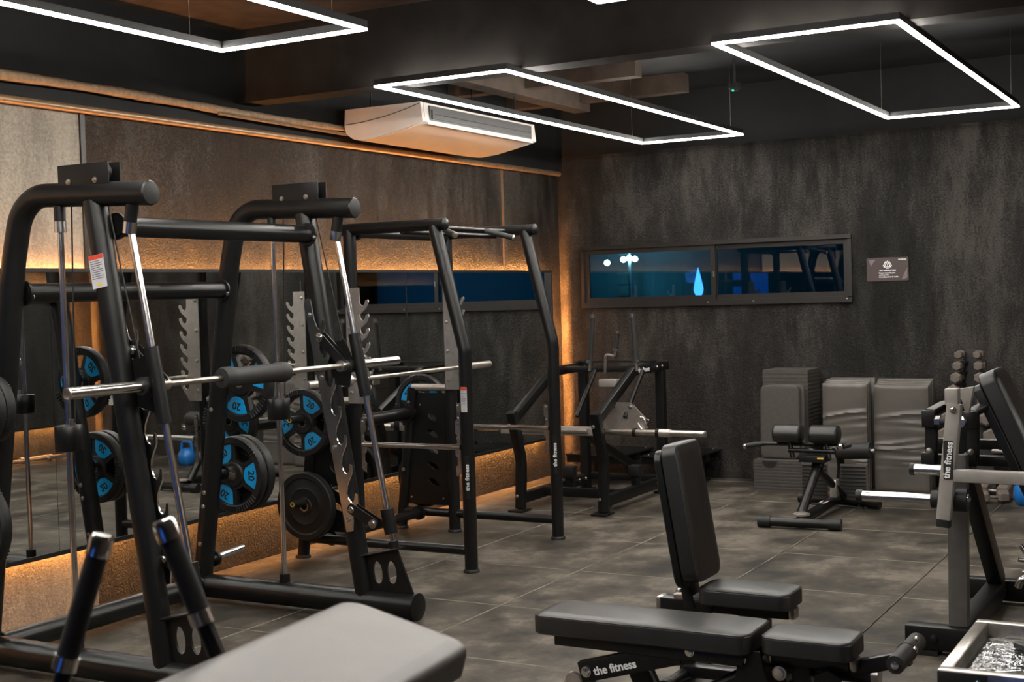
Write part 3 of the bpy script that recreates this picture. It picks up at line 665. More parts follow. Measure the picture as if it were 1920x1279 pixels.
# ------------------------------------------------------------------ power rack
RN, RF = 7.08, 8.27
pk = thing('power_rack', 'black power rack with nickel hook combs between smith machine and back wall', 'gym rack', (-4.9, 7.67, 0))
for Yc, s in ((RN, 1), (RF, -1)):
    near = Yc == RN
    po = obj('front_post', one(sweep, fillet([(-4.28, Yc, 0.0), (-4.28, Yc, 1.385), (-4.475, Yc, 2.17)], .12, 8), 1, prof=[(a*.041, b*.045) for a, b in ellipse(0, 0, 1, 1, 24)], up=(1, 0, 0)), 'satin_black', pk)
    part('foot', 'rubber', po, lathe, [(.052, 0), (.052, .012), (.046, .02)], (-4.28, Yc, 0), Z3, 24)
    up = obj('upright', one(tube, (-5.13, Yc, 0.0), (-5.13, Yc, 2.175), 0.042, 24), 'satin_black', pk)
    part('foot', 'rubber', up, lathe, [(.052, 0), (.052, .012), (.046, .02)], (-5.13, Yc, 0), Z3, 24)
    tt = obj('top_tube', one(tube, (-5.19, Yc, 2.18), (-4.40, Yc, 2.18), 0.038, 22), 'satin_black', pk)
    for x, dx in ((-4.40, 1), (-5.19, -1)): part('end_cap', 'satin_black', tt, lathe, [(.040, -.006), (.040, .006), (.03, .016), (0, .02)], (x, Yc, 2.18), (dx, 0, 0), 20)
    re = obj('rear_post', one(tube, (-5.60, Yc, 0.0), (-5.46, Yc, 1.06), 0.040, 22), 'satin_black', pk)
    part('foot', 'rubber', re, lathe, [(.052, 0), (.052, .012), (.046, .02)], (-5.60, Yc, 0), Z3, 24)
    for z in (.95, .85, .45): bolt(re, (-5.60+.132*z, Yc-.04, z), (0, -1, 0), .011)
    part('storage_rail', 'nickel', pk, tube, (-5.46, Yc, 1.06), (-5.13, Yc, 1.06), 0.026, 18)
    part('base_rail', 'satin_black', pk, tube, (-5.58, Yc, .135), (-4.28, Yc, .135), 0.031, 18)
    hl = [ellipse(-5.30, .36+.12*k, .052, .020, 16, -.5) for k in range(5)]
    pn = obj('side_panel', one(prism, [(-5.555, .19), (-5.17, .19), (-5.17, 1.02), (-5.45, 1.02)], (0, Yc, 0), X3, Z3, 0.006, holes=hl), 'steel_black', pk)
    for p in ((-5.50, .24), (-5.22, .24), (-5.40, .93)): bolt(pn, (p[0], Yc-.004, p[1]), (0, -1, 0), .006)
    # comb with seven hooks, bent flange bolted to the upright
    yc2 = Yc-.046; x0 = -5.095
    poly = [(-.005, 1.05), (.055, 1.05), (.075, 1.085)]
    for k in range(7):
        z = 1.07+.092*k
        poly += [(.100, z+.045), (.122, z+.085), (.118, z+.100), (.100, z+.096), (.090, z+.068), (.072, z+.058), (.054, z+.072), (.050, z+.098)]
    poly += [(.050, 1.80), (-.005, 1.80)]
    cm = obj('hook_comb', one(prism, poly, (x0+.01, yc2, 0), X3, Z3, 0.009), 'nickel', pk); cm['label'] = 'nickel comb of bar hooks'
    part('flange', 'nickel', cm, box, (x0-.02, yc2, 1.425), (0.055, 0.008, 0.75))
    for z in (1.12, 1.33, 1.54, 1.75): bolt(cm, (x0-.022, yc2-.004, z), (0, -1, 0), .011)
    # slotted bracket and safety bar
    for xb, sgn in ((-5.06, 1), (-4.335, -1)):
        sb = obj('safety_bracket', one(prism, [(-.014, .62), (.018, .60), (.022, .66), (.008, .67), (.008, .72), (.022, .73), (.022, .80), (.008, .81), (.008, .86), (.02, .87), (.018, .95), (-.014, .95)], (xb, Yc-.02, 0), X3*sgn, Z3, 0.006), 'dull_chrome', pk)
        for z in (.93, .84, .78): bolt(sb, (xb, Yc-.026, z), (0, -1, 0), .009)
    part('safety_bar', 'chrome', pk, tube, (-5.05, Yc-.035, .785), (-4.31, Yc-.035, .785), 0.017, 16)
    lt = obj('letter_plate', one(prism, rrect(.030, .27, .004, 3), (-4.262, Yc-.0445, .60), X3, Z3, 0.002), 'black_print', po)
    text('lettering', 'the fitness', 0.040, 'white', lt, (-4.262, Yc-.046, .60), Z3, -X3, 0.001, 0.001)
    # pegs on the outer side
    for z in (.945, .395):
        pg = obj('weight_peg', one(tube, (-5.46, Yc-s*.03, z), (-5.46, Yc-s*.27, z+.01), 0.0245, 18), 'rubber', pk)
        part('end_plug', 'yellow', pg, lathe, [(.010, 0), (.017, 0), (.017, .003), (.010, .003)], (-5.46, Yc-s*.271, z+.01), (0, -s, 0), 16, closed=True)
        part('flange', 'steel_black', pg, tube, (-5.46, Yc-s*.035, z), (-5.46, Yc-s*.05, z), .045, 18)
warning_label(pk, (-4.270, RN-.046, 1.085), X3, Z3, .044, .155)
for a, b, rr in (((-5.40, RN, .135), (-5.40, RF, .135), .034), ((-5.475, RN, .87), (-5.475, RF, .87), .045), ((-5.13, RN, 2.16), (-5.13, RF, 2.16), .032)):
    cb = obj('rear_crossbar', one(tube, a, b, rr, 20), 'satin_black', pk)
    for p, q in ((a, 1), (b, -1)): part('flange', 'steel_black', cb, lathe, [(rr+.018, 0), (rr+.018, .03)], V(p)+V((0, q*.05, 0)), (0, q, 0), 18)
pu = obj('pull_up_bar', one(tube, (-4.62, RN, 2.175), (-4.62, RF, 2.175), .017, 16), 'satin_black', pk)
part('pull_up_bar', 'satin_black', pk, tube, (-4.72, RN, 2.145), (-4.72, RF, 2.145), .017, 16)
for y, dy in ((RN+.30, -.10), (RF-.33, .10)):
    hd = obj('angled_handle', one(tube, (-4.62, y, 2.175), (-4.45, y+dy, 2.12), .019, 14), 'foam', pu)
    part('end_plug', 'dull_chrome', hd, lathe, [(.02, 0), (.02, .012), (.01, .016)], (-4.45, y+dy, 2.12), (.17, dy, -.05), 14)

# plates on the rack and the smith machine
g20 = grip_plate('blue marked 20 plate on the upper near peg of the power rack', '20')
put(g20, (-5.46, 6.965, .925), 0)
put(g20, (-5.46, 8.385, .925), pi, 'blue marked 20 plate on the far side of the power rack, upper peg', .4)
put(g20, (-5.215, 5.985, .722), 0, 'blue marked 20 plate on the low peg of the smith machine, far frame', 1.05)
put(g20, (-5.13, 5.975, 1.258), 0, 'blue marked 20 plate on the high peg of the smith machine, far frame', .75)
put(g20, (-5.215, 4.165, .722), pi, 'blue marked 20 plate cut by the left photo edge, lower peg of the smith machine', 0.12)
b20 = bumper_plate('plain black bumper plate on the lower near peg of the power rack')
put(b20, (-5.46, 6.955, .375), 0)
put(b20, (-5.46, 8.395, .375), 0, 'plain black bumper plate on the far side of the power rack, lower peg')
put(b20, (-5.215, 6.052, .722), 0, 'plain black bumper plate behind the 20 plate on the smith machine low peg')
g10 = grip_plate('blue marked 10 plate on the near upper peg of the smith machine, inner of two', '10', .165, .042, 'blue marked ten plates')
put(g10, (-5.15, 4.215, 1.265), pi)
put(g10, (-5.15, 4.160, 1.265), pi, 'blue marked 10 plate on the near upper peg of the smith machine, outer of two', .5)

# barbell lying in the rack hooks
def barbell(bm_axis, label, p, d, L=2.2, group=None):
    d = V(d).normalized(); p = V(p)
    t = thing('barbell', label, 'barbell', p, group)
    part('shaft', 'dull_chrome', t, tube, p-d*(L/2-.42), p+d*(L/2-.42), .0145, 14)
    for a, b in ((-.56, -.24), (.24, .56)):
        part('knurling', 'nickel', t, tube, p+d*a, p+d*b, .0152, 14)
    for s in (-1, 1):
        part('sleeve', 'nickel', t, tube, p+d*(s*(L/2-.41)), p+d*(s*L/2), .025, 18)
        part('sleeve_collar', 'nickel', t, tube, p+d*(s*(L/2-.44)), p+d*(s*(L/2-.405)), .036, 18)
    return t
barbell(None, 'long steel barbell lying in the hooks of the power rack', (-4.99, 7.50, 1.215), (0, 1, 0))
for i, (x, z, y) in enumerate(((.50, .03, 9.6), (.40, .03, 9.9))):
    barbell(None, 'steel barbell on the floor along the right wall, %s' % ('next to the wall' if i == 0 else 'away from the wall'), (x, y, .0365), (0, 1, 0), group='barbells on the floor')

# ------------------------------------------------------------------ belt squat machine
bq = thing('belt_squat_machine', 'low black belt squat machine with tall handles at the back left corner', 'gym machine', (-4.76, 9.8, 0))
for Xc, dy, right in ((-4.41, 0.0, 1), (-5.12, -.04, 0)):
    fl = obj('side_frame', one(sweep, fillet([(Xc, 9.30+dy, 0.02), (Xc, 9.33+dy, .40), (Xc, 9.19+dy, .80)], .25, 6), 1, prof=rprof(.075, .062), up=(1, 0, 0)), 'steel_black', bq)
    part('front_brace', 'steel_black', bq, sweep, fillet([(Xc, 9.22+dy, .74), (Xc, 9.92+dy, 1.075), (Xc, 10.62+dy, 1.085)], .08, 5), 1, prof=rprof(.075, .062), up=(0, 0, 1))
    part('rear_leg', 'steel_black', bq, beam, (Xc, 10.50+dy, 0.0), (Xc, 10.50+dy, 1.06), .075, .075, (0, 1, 0))
    part('base_rail', 'steel_black', bq, beam, (Xc, 9.30+dy, .10), (Xc, 10.50+dy, .10), .085, .062)
    part('foot_plate', 'steel_black', bq, box, (Xc, 9.28+dy, .008), (.13, .16, .016), .003)
    part('foot_plate', 'steel_black', bq, box, (Xc, 10.50+dy, .008), (.12, .14, .016), .003)
    for z in (.34, .12): bolt(fl, (Xc-.015, 9.29+dy+(.02 if z > .2 else -.02), z), (0, -1, 0), .011)
    bolt(fl, (Xc+.015, 9.12+dy, .70), (0, -1, 0), .013)
    for y in (10.35, 10.46): bolt(fl, (Xc+.034, y+dy, 1.085), (1, 0, 0), .012)
    for y in (10.30, 10.42): bolt(fl, (Xc+.034, y+dy, .11), (1, 0, 0), .012)
text('lettering', 'the fitness', 0.055, 'white', bq, (-4.3765, 10.08, 1.078), Y3, Z3, 0.001, 0.001)
part('top_crossbar', 'steel_black', bq, beam, (-5.12, 10.05, 1.085), (-4.41, 10.05, 1.085), .05, .05)
part('top_plate', 'steel_black', bq, box, (-4.76, 10.35, 1.13), (.72, .10, .012))
part('front_crossbar', 'steel_black', bq, beam, (-5.12, 9.62, .11), (-4.41, 9.62, .11), .075, .05)
part('rear_crossbar', 'steel_black', bq, beam, (-5.12, 10.5, .12), (-4.41, 10.5, .12), .06, .05)
part('bumper', 'rubber', bq, box, (-5.0, 9.9, .23), (.10, .09, .10), .008)
for a, b in (((-5.0, 9.9, .10), (-5.0, 9.9, .20)), ((-4.42, 9.95, .12), (-4.42, 9.95, .22))): part('bumper_post', 'steel_black', bq, beam, a, b, .06, .06, (1, 0, 0))
part('bumper', 'rubber', bq, box, (-4.42, 9.95, .26), (.10, .09, .09), .008)
for x0, x1 in ((-4.738, -4.698), (-4.318, -4.345)):
    hn = obj('handle', one(tube, (x0, 9.8, 1.085), (x1, 9.8, 1.54), .0145, 12), 'dull_chrome', bq)
    part('grip', 'foam', hn, tube, V((x0, 9.8, 1.085)).lerp(V((x1, 9.8, 1.54)), .16), (x1, 9.8, 1.52), .021, 14)
    part('end_cap', 'chrome', hn, tube, (x1, 9.8, 1.515), (x1, 9.8, 1.55), .024, 14)
    part('ring', 'chrome', hn, tube, V((x0, 9.8, 1.15)), V((x0, 9.8, 1.175)), .026, 14)
    part('lower_arm', 'steel_black', hn, beam, (x0+.06, 9.78, 1.09), (x0+.02, 9.5, .74), .03, .03, (1, 0, 0))
ck = obj('release_lever', one(sweep, fillet([(-4.60, 9.8, 1.07), (-4.59, 9.8, 1.22), (-4.51, 9.8, 1.20), (-4.50, 9.8, 1.26)], .02, 4), .014, 12), 'dull_chrome', bq)
part('grip', 'foam', ck, tube, (-4.50, 9.8, 1.26), (-4.478, 9.8, 1.395), .02, 14)
part('end_cap', 'chrome', ck, tube, (-4.478, 9.8, 1.39), (-4.476, 9.8, 1.41), .023, 14)
part('ring', 'chrome', ck, tube, (-4.501, 9.8, 1.25), (-4.498, 9.8, 1.268), .024, 14)
part('lever_box', 'steel_grey', bq, box, (-4.58, 9.85, .985), (.16, .10, .06), .004)
pl = obj('belt_plate', one(prism, [(-.20, -.09), (.20, -.09), (.20, .0), (.10, .10), (.06, .12), (-.12, .12), (-.20, .06)], (-4.33, 9.52, .735), X3, Z3, .012, holes=[ellipse(-.07, .085, .014, .014, 12), ellipse(.06, .085, .014, .014, 12)]), 'nickel', bq)
pl['label'] = 'pale metal belt plate with two bolt holes'
bolt(pl, (-4.25, 9.51, .82), (0, -1, 0), .013, 'chrome')
ca = obj('carabiner', one(sweep, fillet([(-4.17, 9.50, .74), (-4.19, 9.50, .70), (-4.15, 9.50, .64), (-4.11, 9.50, .66), (-4.14, 9.50, .74), (-4.17, 9.50, .745)], .012, 3), .006, 8), 'chrome', bq)
part('ring', 'chrome', ca, sweep, [V((-4.11+.014*cos(a), 9.50, .715+.014*sin(a))) for a in [k*pi/6 for k in range(12)]], .004, 6)
lv = obj('load_beam', one(beam, (-5.35, 9.40, .635), (-4.53, 9.40, .635), .07, .05), 'steel_grey', bq)
for x in (-5.18, -4.85): part('rubber_sleeve', 'rubber', lv, box, (x, 9.40, .635), (.055, .06, .08), .004)
for a, b in ((-5.14, -4.92), (-4.80, -4.56)): part('round_bar', 'nickel', lv, tube, (a, 9.362, .64), (b, 9.362, .64), .018, 14)
for a, b, nm in ((-4.40, -4.16, 'left'), (-4.15, -3.97, 'mid')): part('weight_horn', 'dull_chrome', bq, tube, (a, 9.36, .64), (b, 9.36, .64), .0245, 18)
for x in (-4.155, -3.965): part('horn_ring', 'steel_black', bq, tube, (x-.012, 9.36, .64), (x+.012, 9.36, .64), .035, 18)
part('horn_collar', 'nickel', bq, tube, (-3.95, 9.36, .64), (-3.86, 9.36, .64), .032, 18)
hn = obj('weight_horn', one(tube, (-3.86, 9.36, .64), (-3.58, 9.36, .64), .0245, 18), 'dull_chrome', bq)
part('horn_end', 'dull_chrome', hn, lathe, [(.0255, -.01), (.027, 0), (.02, .006), (.0, .006)], (-3.58, 9.36, .64), X3, 18)
part('weight_horn', 'dull_chrome', bq, tube, (-5.36, 9.36, .645), (-5.55, 9.36, .645), .0245, 18)
part('swing_arm', 'steel_black', bq, beam, (-4.60, 9.42, .60), (-4.60, 10.45, .20), .06, .05)

# foot platforms behind the machine
def platform(x0, x1, y0, y1, label):
    t = thing('step_platform', label, 'platform', ((x0+x1)/2, (y0+y1)/2, 0), 'black step platforms')
    top = obj('tread', one(box, ((x0+x1)/2, (y0+y1)/2, .262), (x1-x0, y1-y0, .016), .003), 'steel_black', t)
    for x in (x0+.06, x1-.06):
        for y in (y0+.05, y1-.05): bolt(top, (x, y, .27), Z3, .008)
    for y in (y0+.05, (y0+y1)/2, y1-.05): part('rib', 'steel_black', t, box, ((x0+x1)/2, y, .224), (x1-x0, .05, .06))
    for x in (x0+.12, x1-.12):
        part('leg', 'steel_black', t, beam, (x, (y0+y1)/2+.1, 0), (x, (y0+y1)/2+.1, .2), .07, .07, (0, 1, 0))
        part('foot_plate', 'steel_black', t, box, (x, (y0+y1)/2+.1, .006), (.11, .2, .012))
platform(-5.45, -4.88, 10.72, 11.42, 'low black step platform in the corner behind the belt squat machine')
platform(-4.74, -4.23, 10.78, 11.46, 'low black step platform standing clear right of the belt squat machine')

# ------------------------------------------------------------------ hyperextension bench
gh = thing('hyperextension_bench', 'black roman chair with two hip pads before the stacked mats', 'exercise bench', (-2.85, 9.6, 0))
def foot_bar(a, b, nm):
    o = obj(nm, one(tube, a, b, .034, 18), 'satin_black', gh); d = (V(b)-V(a)).normalized()
    for p, s in ((a, 1), (b, -1)):
        part('end_cap', 'rubber', o, tube, V(p)-d*(s*.02), V(p)+d*(s*.07), .041, 18)
    return o
foot_bar((-3.10, 9.17, .045), (-2.55, 9.21, .045), 'front_foot')
fb = foot_bar((-3.14, 10.30, .045), (-2.52, 10.20, .045), 'rear_foot')
part('levelling_foot', 'rubber', fb, lathe, [(.04, 0), (.035, .012), (.012, .02), (.012, .04)], (-2.66, 10.2, 0), Z3, 14)
mb = obj('main_beam', one(tube, (-2.83, 9.20, .05), (-2.80, 10.28, .09), .038, 18), 'satin_black', gh)
wl = obj('warning_label', one(prism, rrect(.055, .13, .004, 2), (-2.815, 9.78, .1065), X3, Y3, .001), 'label', mb); wl['label'] = 'white warning label with red band'
part('red_band', 'red', wl, prism, rrect(.054, .016, .002, 2), (-2.815, 9.835, .1074), X3, Y3, .001)
part('pivot_cap', 'nickel', gh, lathe, [(.06, 0), (.06, .012), (.04, .02)], (-2.83, 9.26, .088), Z3, 18)
part('front_post', 'satin_black', gh, tube, (-2.86, 9.33, .07), (-2.81, 9.66, .42), .034, 18)
part('post_sleeve', 'satin_black', gh, tube, (-2.815, 9.62, .38), (-2.81, 9.66, .43), .045, 18)
part('rear_strut', 'satin_black', gh, tube, (-2.80, 9.62, .36), (-2.72, 10.05, .10), .028, 16)
part('strut_cover', 'nickel', gh, box, (-2.755, 9.87, .20), (.05, .10, .13), .006)
part('pad_base', 'steel_black', gh, box, (-2.83, 9.62, .455), (.20, .16, .05), .006)
part('yellow_sticker', 'yellow', gh, box, (-2.765, 9.538, .462), (.045, .002, .012))
part('cross_tube', 'satin_black', gh, tube, (-3.02, 9.60, .51), (-2.67, 9.60, .51), .018, 14)
part('handle_bar', 'satin_black', gh, tube, (-3.30, 9.62, .55), (-2.66, 9.66, .555), .014, 14)
for xa, xb, ya, yb in ((-3.11, -2.93, 9.52, 9.52), (-2.835, -2.655, 9.52, 9.52)):
    pd = obj('hip_pad', one(sweep, [(xa-.012, 9.60, .635), (xa, 9.60, .635), (xb, 9.60, .635), (xb+.012, 9.60, .635)], [.85, 1, 1, .85], prof=None, seg=24), 'vinyl', gh)
    me = pd.data
    off = V(pd.parent.location); 
    for v in me.vertices:
        w0 = v.co+off; a = w0.y-9.60; c = w0.z-.635; k = 1/max(.001, 1)
        n = sqrt(a*a+c*c); s_ = .068/(n if n else 1)*(.92 if (w0.x < xa-.005 or w0.x > xb+.005) else 1)
        w0.y = 9.60+a*s_*1.25; w0.z = .635+c*s_
        v.co = w0-off
    part('pad_bracket', 'satin_black', gh, tube, ((xa+xb)/2, 9.62, .59), ((xa+xb)/2+.03, 9.60, .455), .018, 14)
for x0, x1, y0, y1, z in ((-3.32, -3.20, 9.50, 9.58, .545), (-2.60, -2.56, 9.56, 9.60, .552)):
    hg = obj('side_grip', one(tube, (x0, y0, z), (x1, y1, z+.012), .019, 14), 'foam', gh)
part('grip_end', 'chrome', gh, lathe, [(.021, 0), (.022, .012), (.012, .02)], (-3.32, 9.50, .543), (-1, -.6, 0), 14)
part('grip_end', 'chrome', gh, lathe, [(.021, 0), (.024, .012), (.012, .022)], (-2.62, 9.55, .552), (-.1, -1, 0), 14)
part('roller_arm', 'satin_black', gh, sweep, fillet([(-2.80, 10.1, .08), (-2.78, 10.18, .36), (-2.80, 10.06, .50)], .2, 6), .03, 14)
part('ankle_roller', 'foam', gh, tube, (-2.78, 10.05, .455), (-2.52, 10.03, .47), .062, 22)
part('roller_axle', 'chrome', gh, tube, (-2.52, 10.03, .47), (-2.49, 10.03, .472), .018, 12)
for xa in (-3.04, -2.74):
    fp = obj('foot_rest', one(box, (xa+.09, 10.02, .23), (.20, .02, .27), .004), 'mat', gh)
    bm = bmesh.new()
    for k in range(9): box(bm, (xa+.09, 10.006, .12+.028*k), (.19, .012, .010))
    obj('tread_ribs', bm, 'rubber', fp)

# ------------------------------------------------------------------ soft goods along the back wall
def folded_mat(x0, x1, y0, y1, h, lean, label, seed, panels=3):
    """folded exercise mat stood on edge: front sheet wrinkled, folds seen on top"""
    t = thing('folding_mat', label, 'exercise mat', ((x0+x1)/2, (y0+y1)/2, 0), 'folded exercise mats')
    rnd = random.Random(seed); th = (y1-y0)/panels
    folds = [(h*(.22+.055*q+rnd.uniform(-.02, .02)), rnd.uniform(.008, .020), rnd.uniform(-.05, .05)) for q in range(10)]
    for p in range(panels):
        bm = bmesh.new(); nx, nz = 14, 60; ya = y0+th*p; yb = ya+th*.94; hh = h+(0.012*p)
        def yo(u, v, base):
            z = v*hh; d = 0
            if p == 0 and base == 0:
                for fz, am, sl in folds:
                    q = (z-fz-sl*(u-.5)-.03*sin(3*u+fz*9)*.4)/.013
                    d -= am*math.exp(-q*q)*(0.6+.4*sin(2.1*u+fz*20))
            edge = min(u, 1-u, 1.0*(1-v)*2, v*2)
            d += .014*max(0, 1-edge/.06)**2*(1 if base == 0 else -1)
            return d+lean*z
        g = [[[bm.verts.new((x0+(x1-x0)*i/nx, (ya if b == 0 else yb)+yo(i/nx, j/nz, b), .004+hh*j/nz)) for i in range(nx+1)] for j in range(nz+1)] for b in (0, 1)]
        for b in (0, 1):
            for j in range(nz):
                for i in range(nx): bm.faces.new((g[b][j][i], g[b][j][i+1], g[b][j+1][i+1], g[b][j+1][i]))
        for j in range(nz):
            for i in (0, nx): bm.faces.new((g[0][j][i], g[0][j+1][i], g[1][j+1][i], g[1][j][i]))
        for i in range(nx):
            for j in (0, nz): bm.faces.new((g[0][j][i], g[0][j][i+1], g[1][j][i+1], g[1][j][i]))
        obj('mat_panel', bm, 'mat', t)
folded_mat(-3.16, -2.79, 10.98, 11.16, .90, .02, 'folded grey mat with a creased cover behind the roman chair', 3)
folded_mat(-2.75, -2.31, 11.06, 11.24, .885, .015, 'folded grey mat with deep creases, right of the other folded mat', 11)
o = obj('folding_mat', one(box, (-2.98, 11.32, .47), (.39, .09, .93), .012), 'mat', loc=(-2.98, 11.32, 0)); tag(o, 'grey mat standing at the wall behind the creased mat of the roman chair', 'exercise mat', 'folded exercise mats')
o = obj('folding_mat', one(box, (-2.55, 11.36, .465), (.46, .07, .92), .012), 'mat', loc=(-2.55, 11.36, 0)); tag(o, 'grey mat standing at the wall behind the mat with deep creases', 'exercise mat', 'folded exercise mats')
def ribbed_block(bm, c, s, n):
    z0 = c[2]-s[2]/2; h = s[2]/n
    for k in range(n): box(bm, (c[0], c[1], z0+h*(k+.5)), (s[0]-(0.006 if k % 2 else 0), s[1]-(0.006 if k % 2 else 0), h*1.001))
stp = thing('step_block', 'ribbed black foam step block with a grip slot on the floor by the wall', 'step block', (-3.49, 10.97, 0))
bm = bmesh.new(); ribbed_block(bm, (-3.495, 10.94, .135), (.42, .30, .27), 20); obj('block', bm, 'eva', stp)
part('grip_slot_shade', 'board', stp, prism, [(-.065, 0)]+[(.065*cos(pi+pi*k/10), .05*sin(pi+pi*k/10)) for k in range(1, 10)]+[(.065, 0)], (-3.56, 10.787, .262), X3, Z3, .006)  # flat black plate, shade of the hollow put into its colour
def kickpad(x, y, z0, w, h, th, tilt, label):
    bm = bmesh.new(); T = Matrix.Translation((x, y, z0)) @ Matrix.Rotation(tilt, 4, 'X') @ Matrix(((1, 0, 0, 0), (0, 0, -1, 0), (0, 1, 0, h/2), (0, 0, 0, 1)))
    cushion(bm, rrect(w, h, .05, 6), th, T, .002, .012)
    o = obj('foam_pad', bm, 'eva', loc=(x, y, z0)); tag(o, label, 'pad', 'foam pads on the step block')
kickpad(-3.50, 10.93, .272, .34, .62, .05, -.04, 'rounded grey foam pad leaning on the step block, foremost of two')
kickpad(-3.475, 10.99, .272, .34, .625, .05, -.04, 'rounded grey foam pad just behind the foremost foam pad')
tb = thing('plyo_box', 'tall ribbed dark foam box against the wall behind the foam pads', 'box', (-3.50, 11.28, 0))
bm = bmesh.new(); ribbed_block(bm, (-3.51, 11.28, .505), (.40, .36, 1.01), 60); obj('block', bm, 'eva', tb)

# ------------------------------------------------------------------ dumbbell tower
dr = thing('dumbbell_tower', 'narrow black numbered dumbbell tower against the back wall', 'rack', (-2.0, 11.3, 0))
part('column', 'tower', dr, prism, [(-.17, .03), (.17, .03), (.055, 1.17), (-.055, 1.17)], (-2.005, 11.36, 0), X3, Z3, .06)
part('base_plate', 'steel_black', dr, box, (-2.005, 11.27, .015), (.42, .42, .03), .005)
for i, z in enumerate((1.112, 1.028, .938, .838, .74)):
    text('number', str(i+1), .07, 'black_print', dr, (-2.005, 11.327, z), X3, Z3, .002, .001)
    for s in (-1, 1): part('cradle', 'steel_black', dr, box, (-2.005+s*(.062+.012*i), 11.29, z-.045-.003*i), (.07, .10, .01))
def hexbell(label, c, r, L, ax):
    c = V(c); ax = V(ax).normalized()
    t = thing('hex_dumbbell', label, 'dumbbell', c, 'hex dumbbells')
    h = L/2
    for s in (-1, 1):
        bm = bmesh.new(); lathe(bm, [(r*.75, s*(h-.0)), (r, s*(h-.012)), (r, s*(h-L*.3)), (r*.7, s*(h-L*.36))], c, ax, 6); obj('head', bm, 'hex', t)
    part('handle', 'dull_chrome', t, tube, c-ax*(h*.5), c+ax*(h*.5), .013, 12)
num = ('one', 'two', 'three', 'four', 'five')
for i, z in enumerate((1.130, 1.040, .945, .840, .745)):
    r = (.036, .042, .048, .052, .056)[i]
    for s, nm in ((-1, 'left'), (1, 'right')):
        x = -2.012+s*(.072+.010*i+.012*(i > 2))
        hexbell('grey hex dumbbell on the %s side of the tower beside number %s' % (nm, num[i]), (x, 11.24, z), r, .17+.02*i, (0, 1, 0))
for i, (z, r) in enumerate(((.62, .06), (.48, .066))):
    for s, nm in ((-1, 'left'), (1, 'right')):
        hexbell('large grey hex dumbbell low on the %s of the tower, %s' % (nm, 'upper' if i == 0 else 'lower'), (-2.012+s*(.15+.03*i), 11.22, z), r, .28, (0, 1, 0))
        part('cradle', 'steel_black', dr, box, (-2.012+s*(.13+.03*i), 11.29, z-r-.006), (.14, .12, .01))
hexbell('grey hex dumbbell on the floor before the tower, beside the gym machine post', (-1.80, 11.0, .061), .07, .30, (1, -.35, 0))
hexbell('grey hex dumbbell on the floor, nearest the blue kettlebell', (-1.77, 10.78, .046), .053, .24, (1, .5, 0))

kb = thing('kettlebell', 'blue kettlebell on the floor at the right edge of the photo', 'kettlebell', (-1.52, 10.75, 0))
part('ball', 'blue_dark', kb, lathe, [(.0, .002), (.06, .002), (.085, .025), (.098, .075), (.094, .12), (.07, .165), (.03, .185), (0, .187)], (-1.52, 10.75, 0), Z3, 28)
part('handle', 'blue_dark', kb, sweep, fillet([(-1.595, 10.75, .13), (-1.585, 10.75, .255), (-1.455, 10.75, .255), (-1.445, 10.75, .13)], .035, 6), .016, 14)

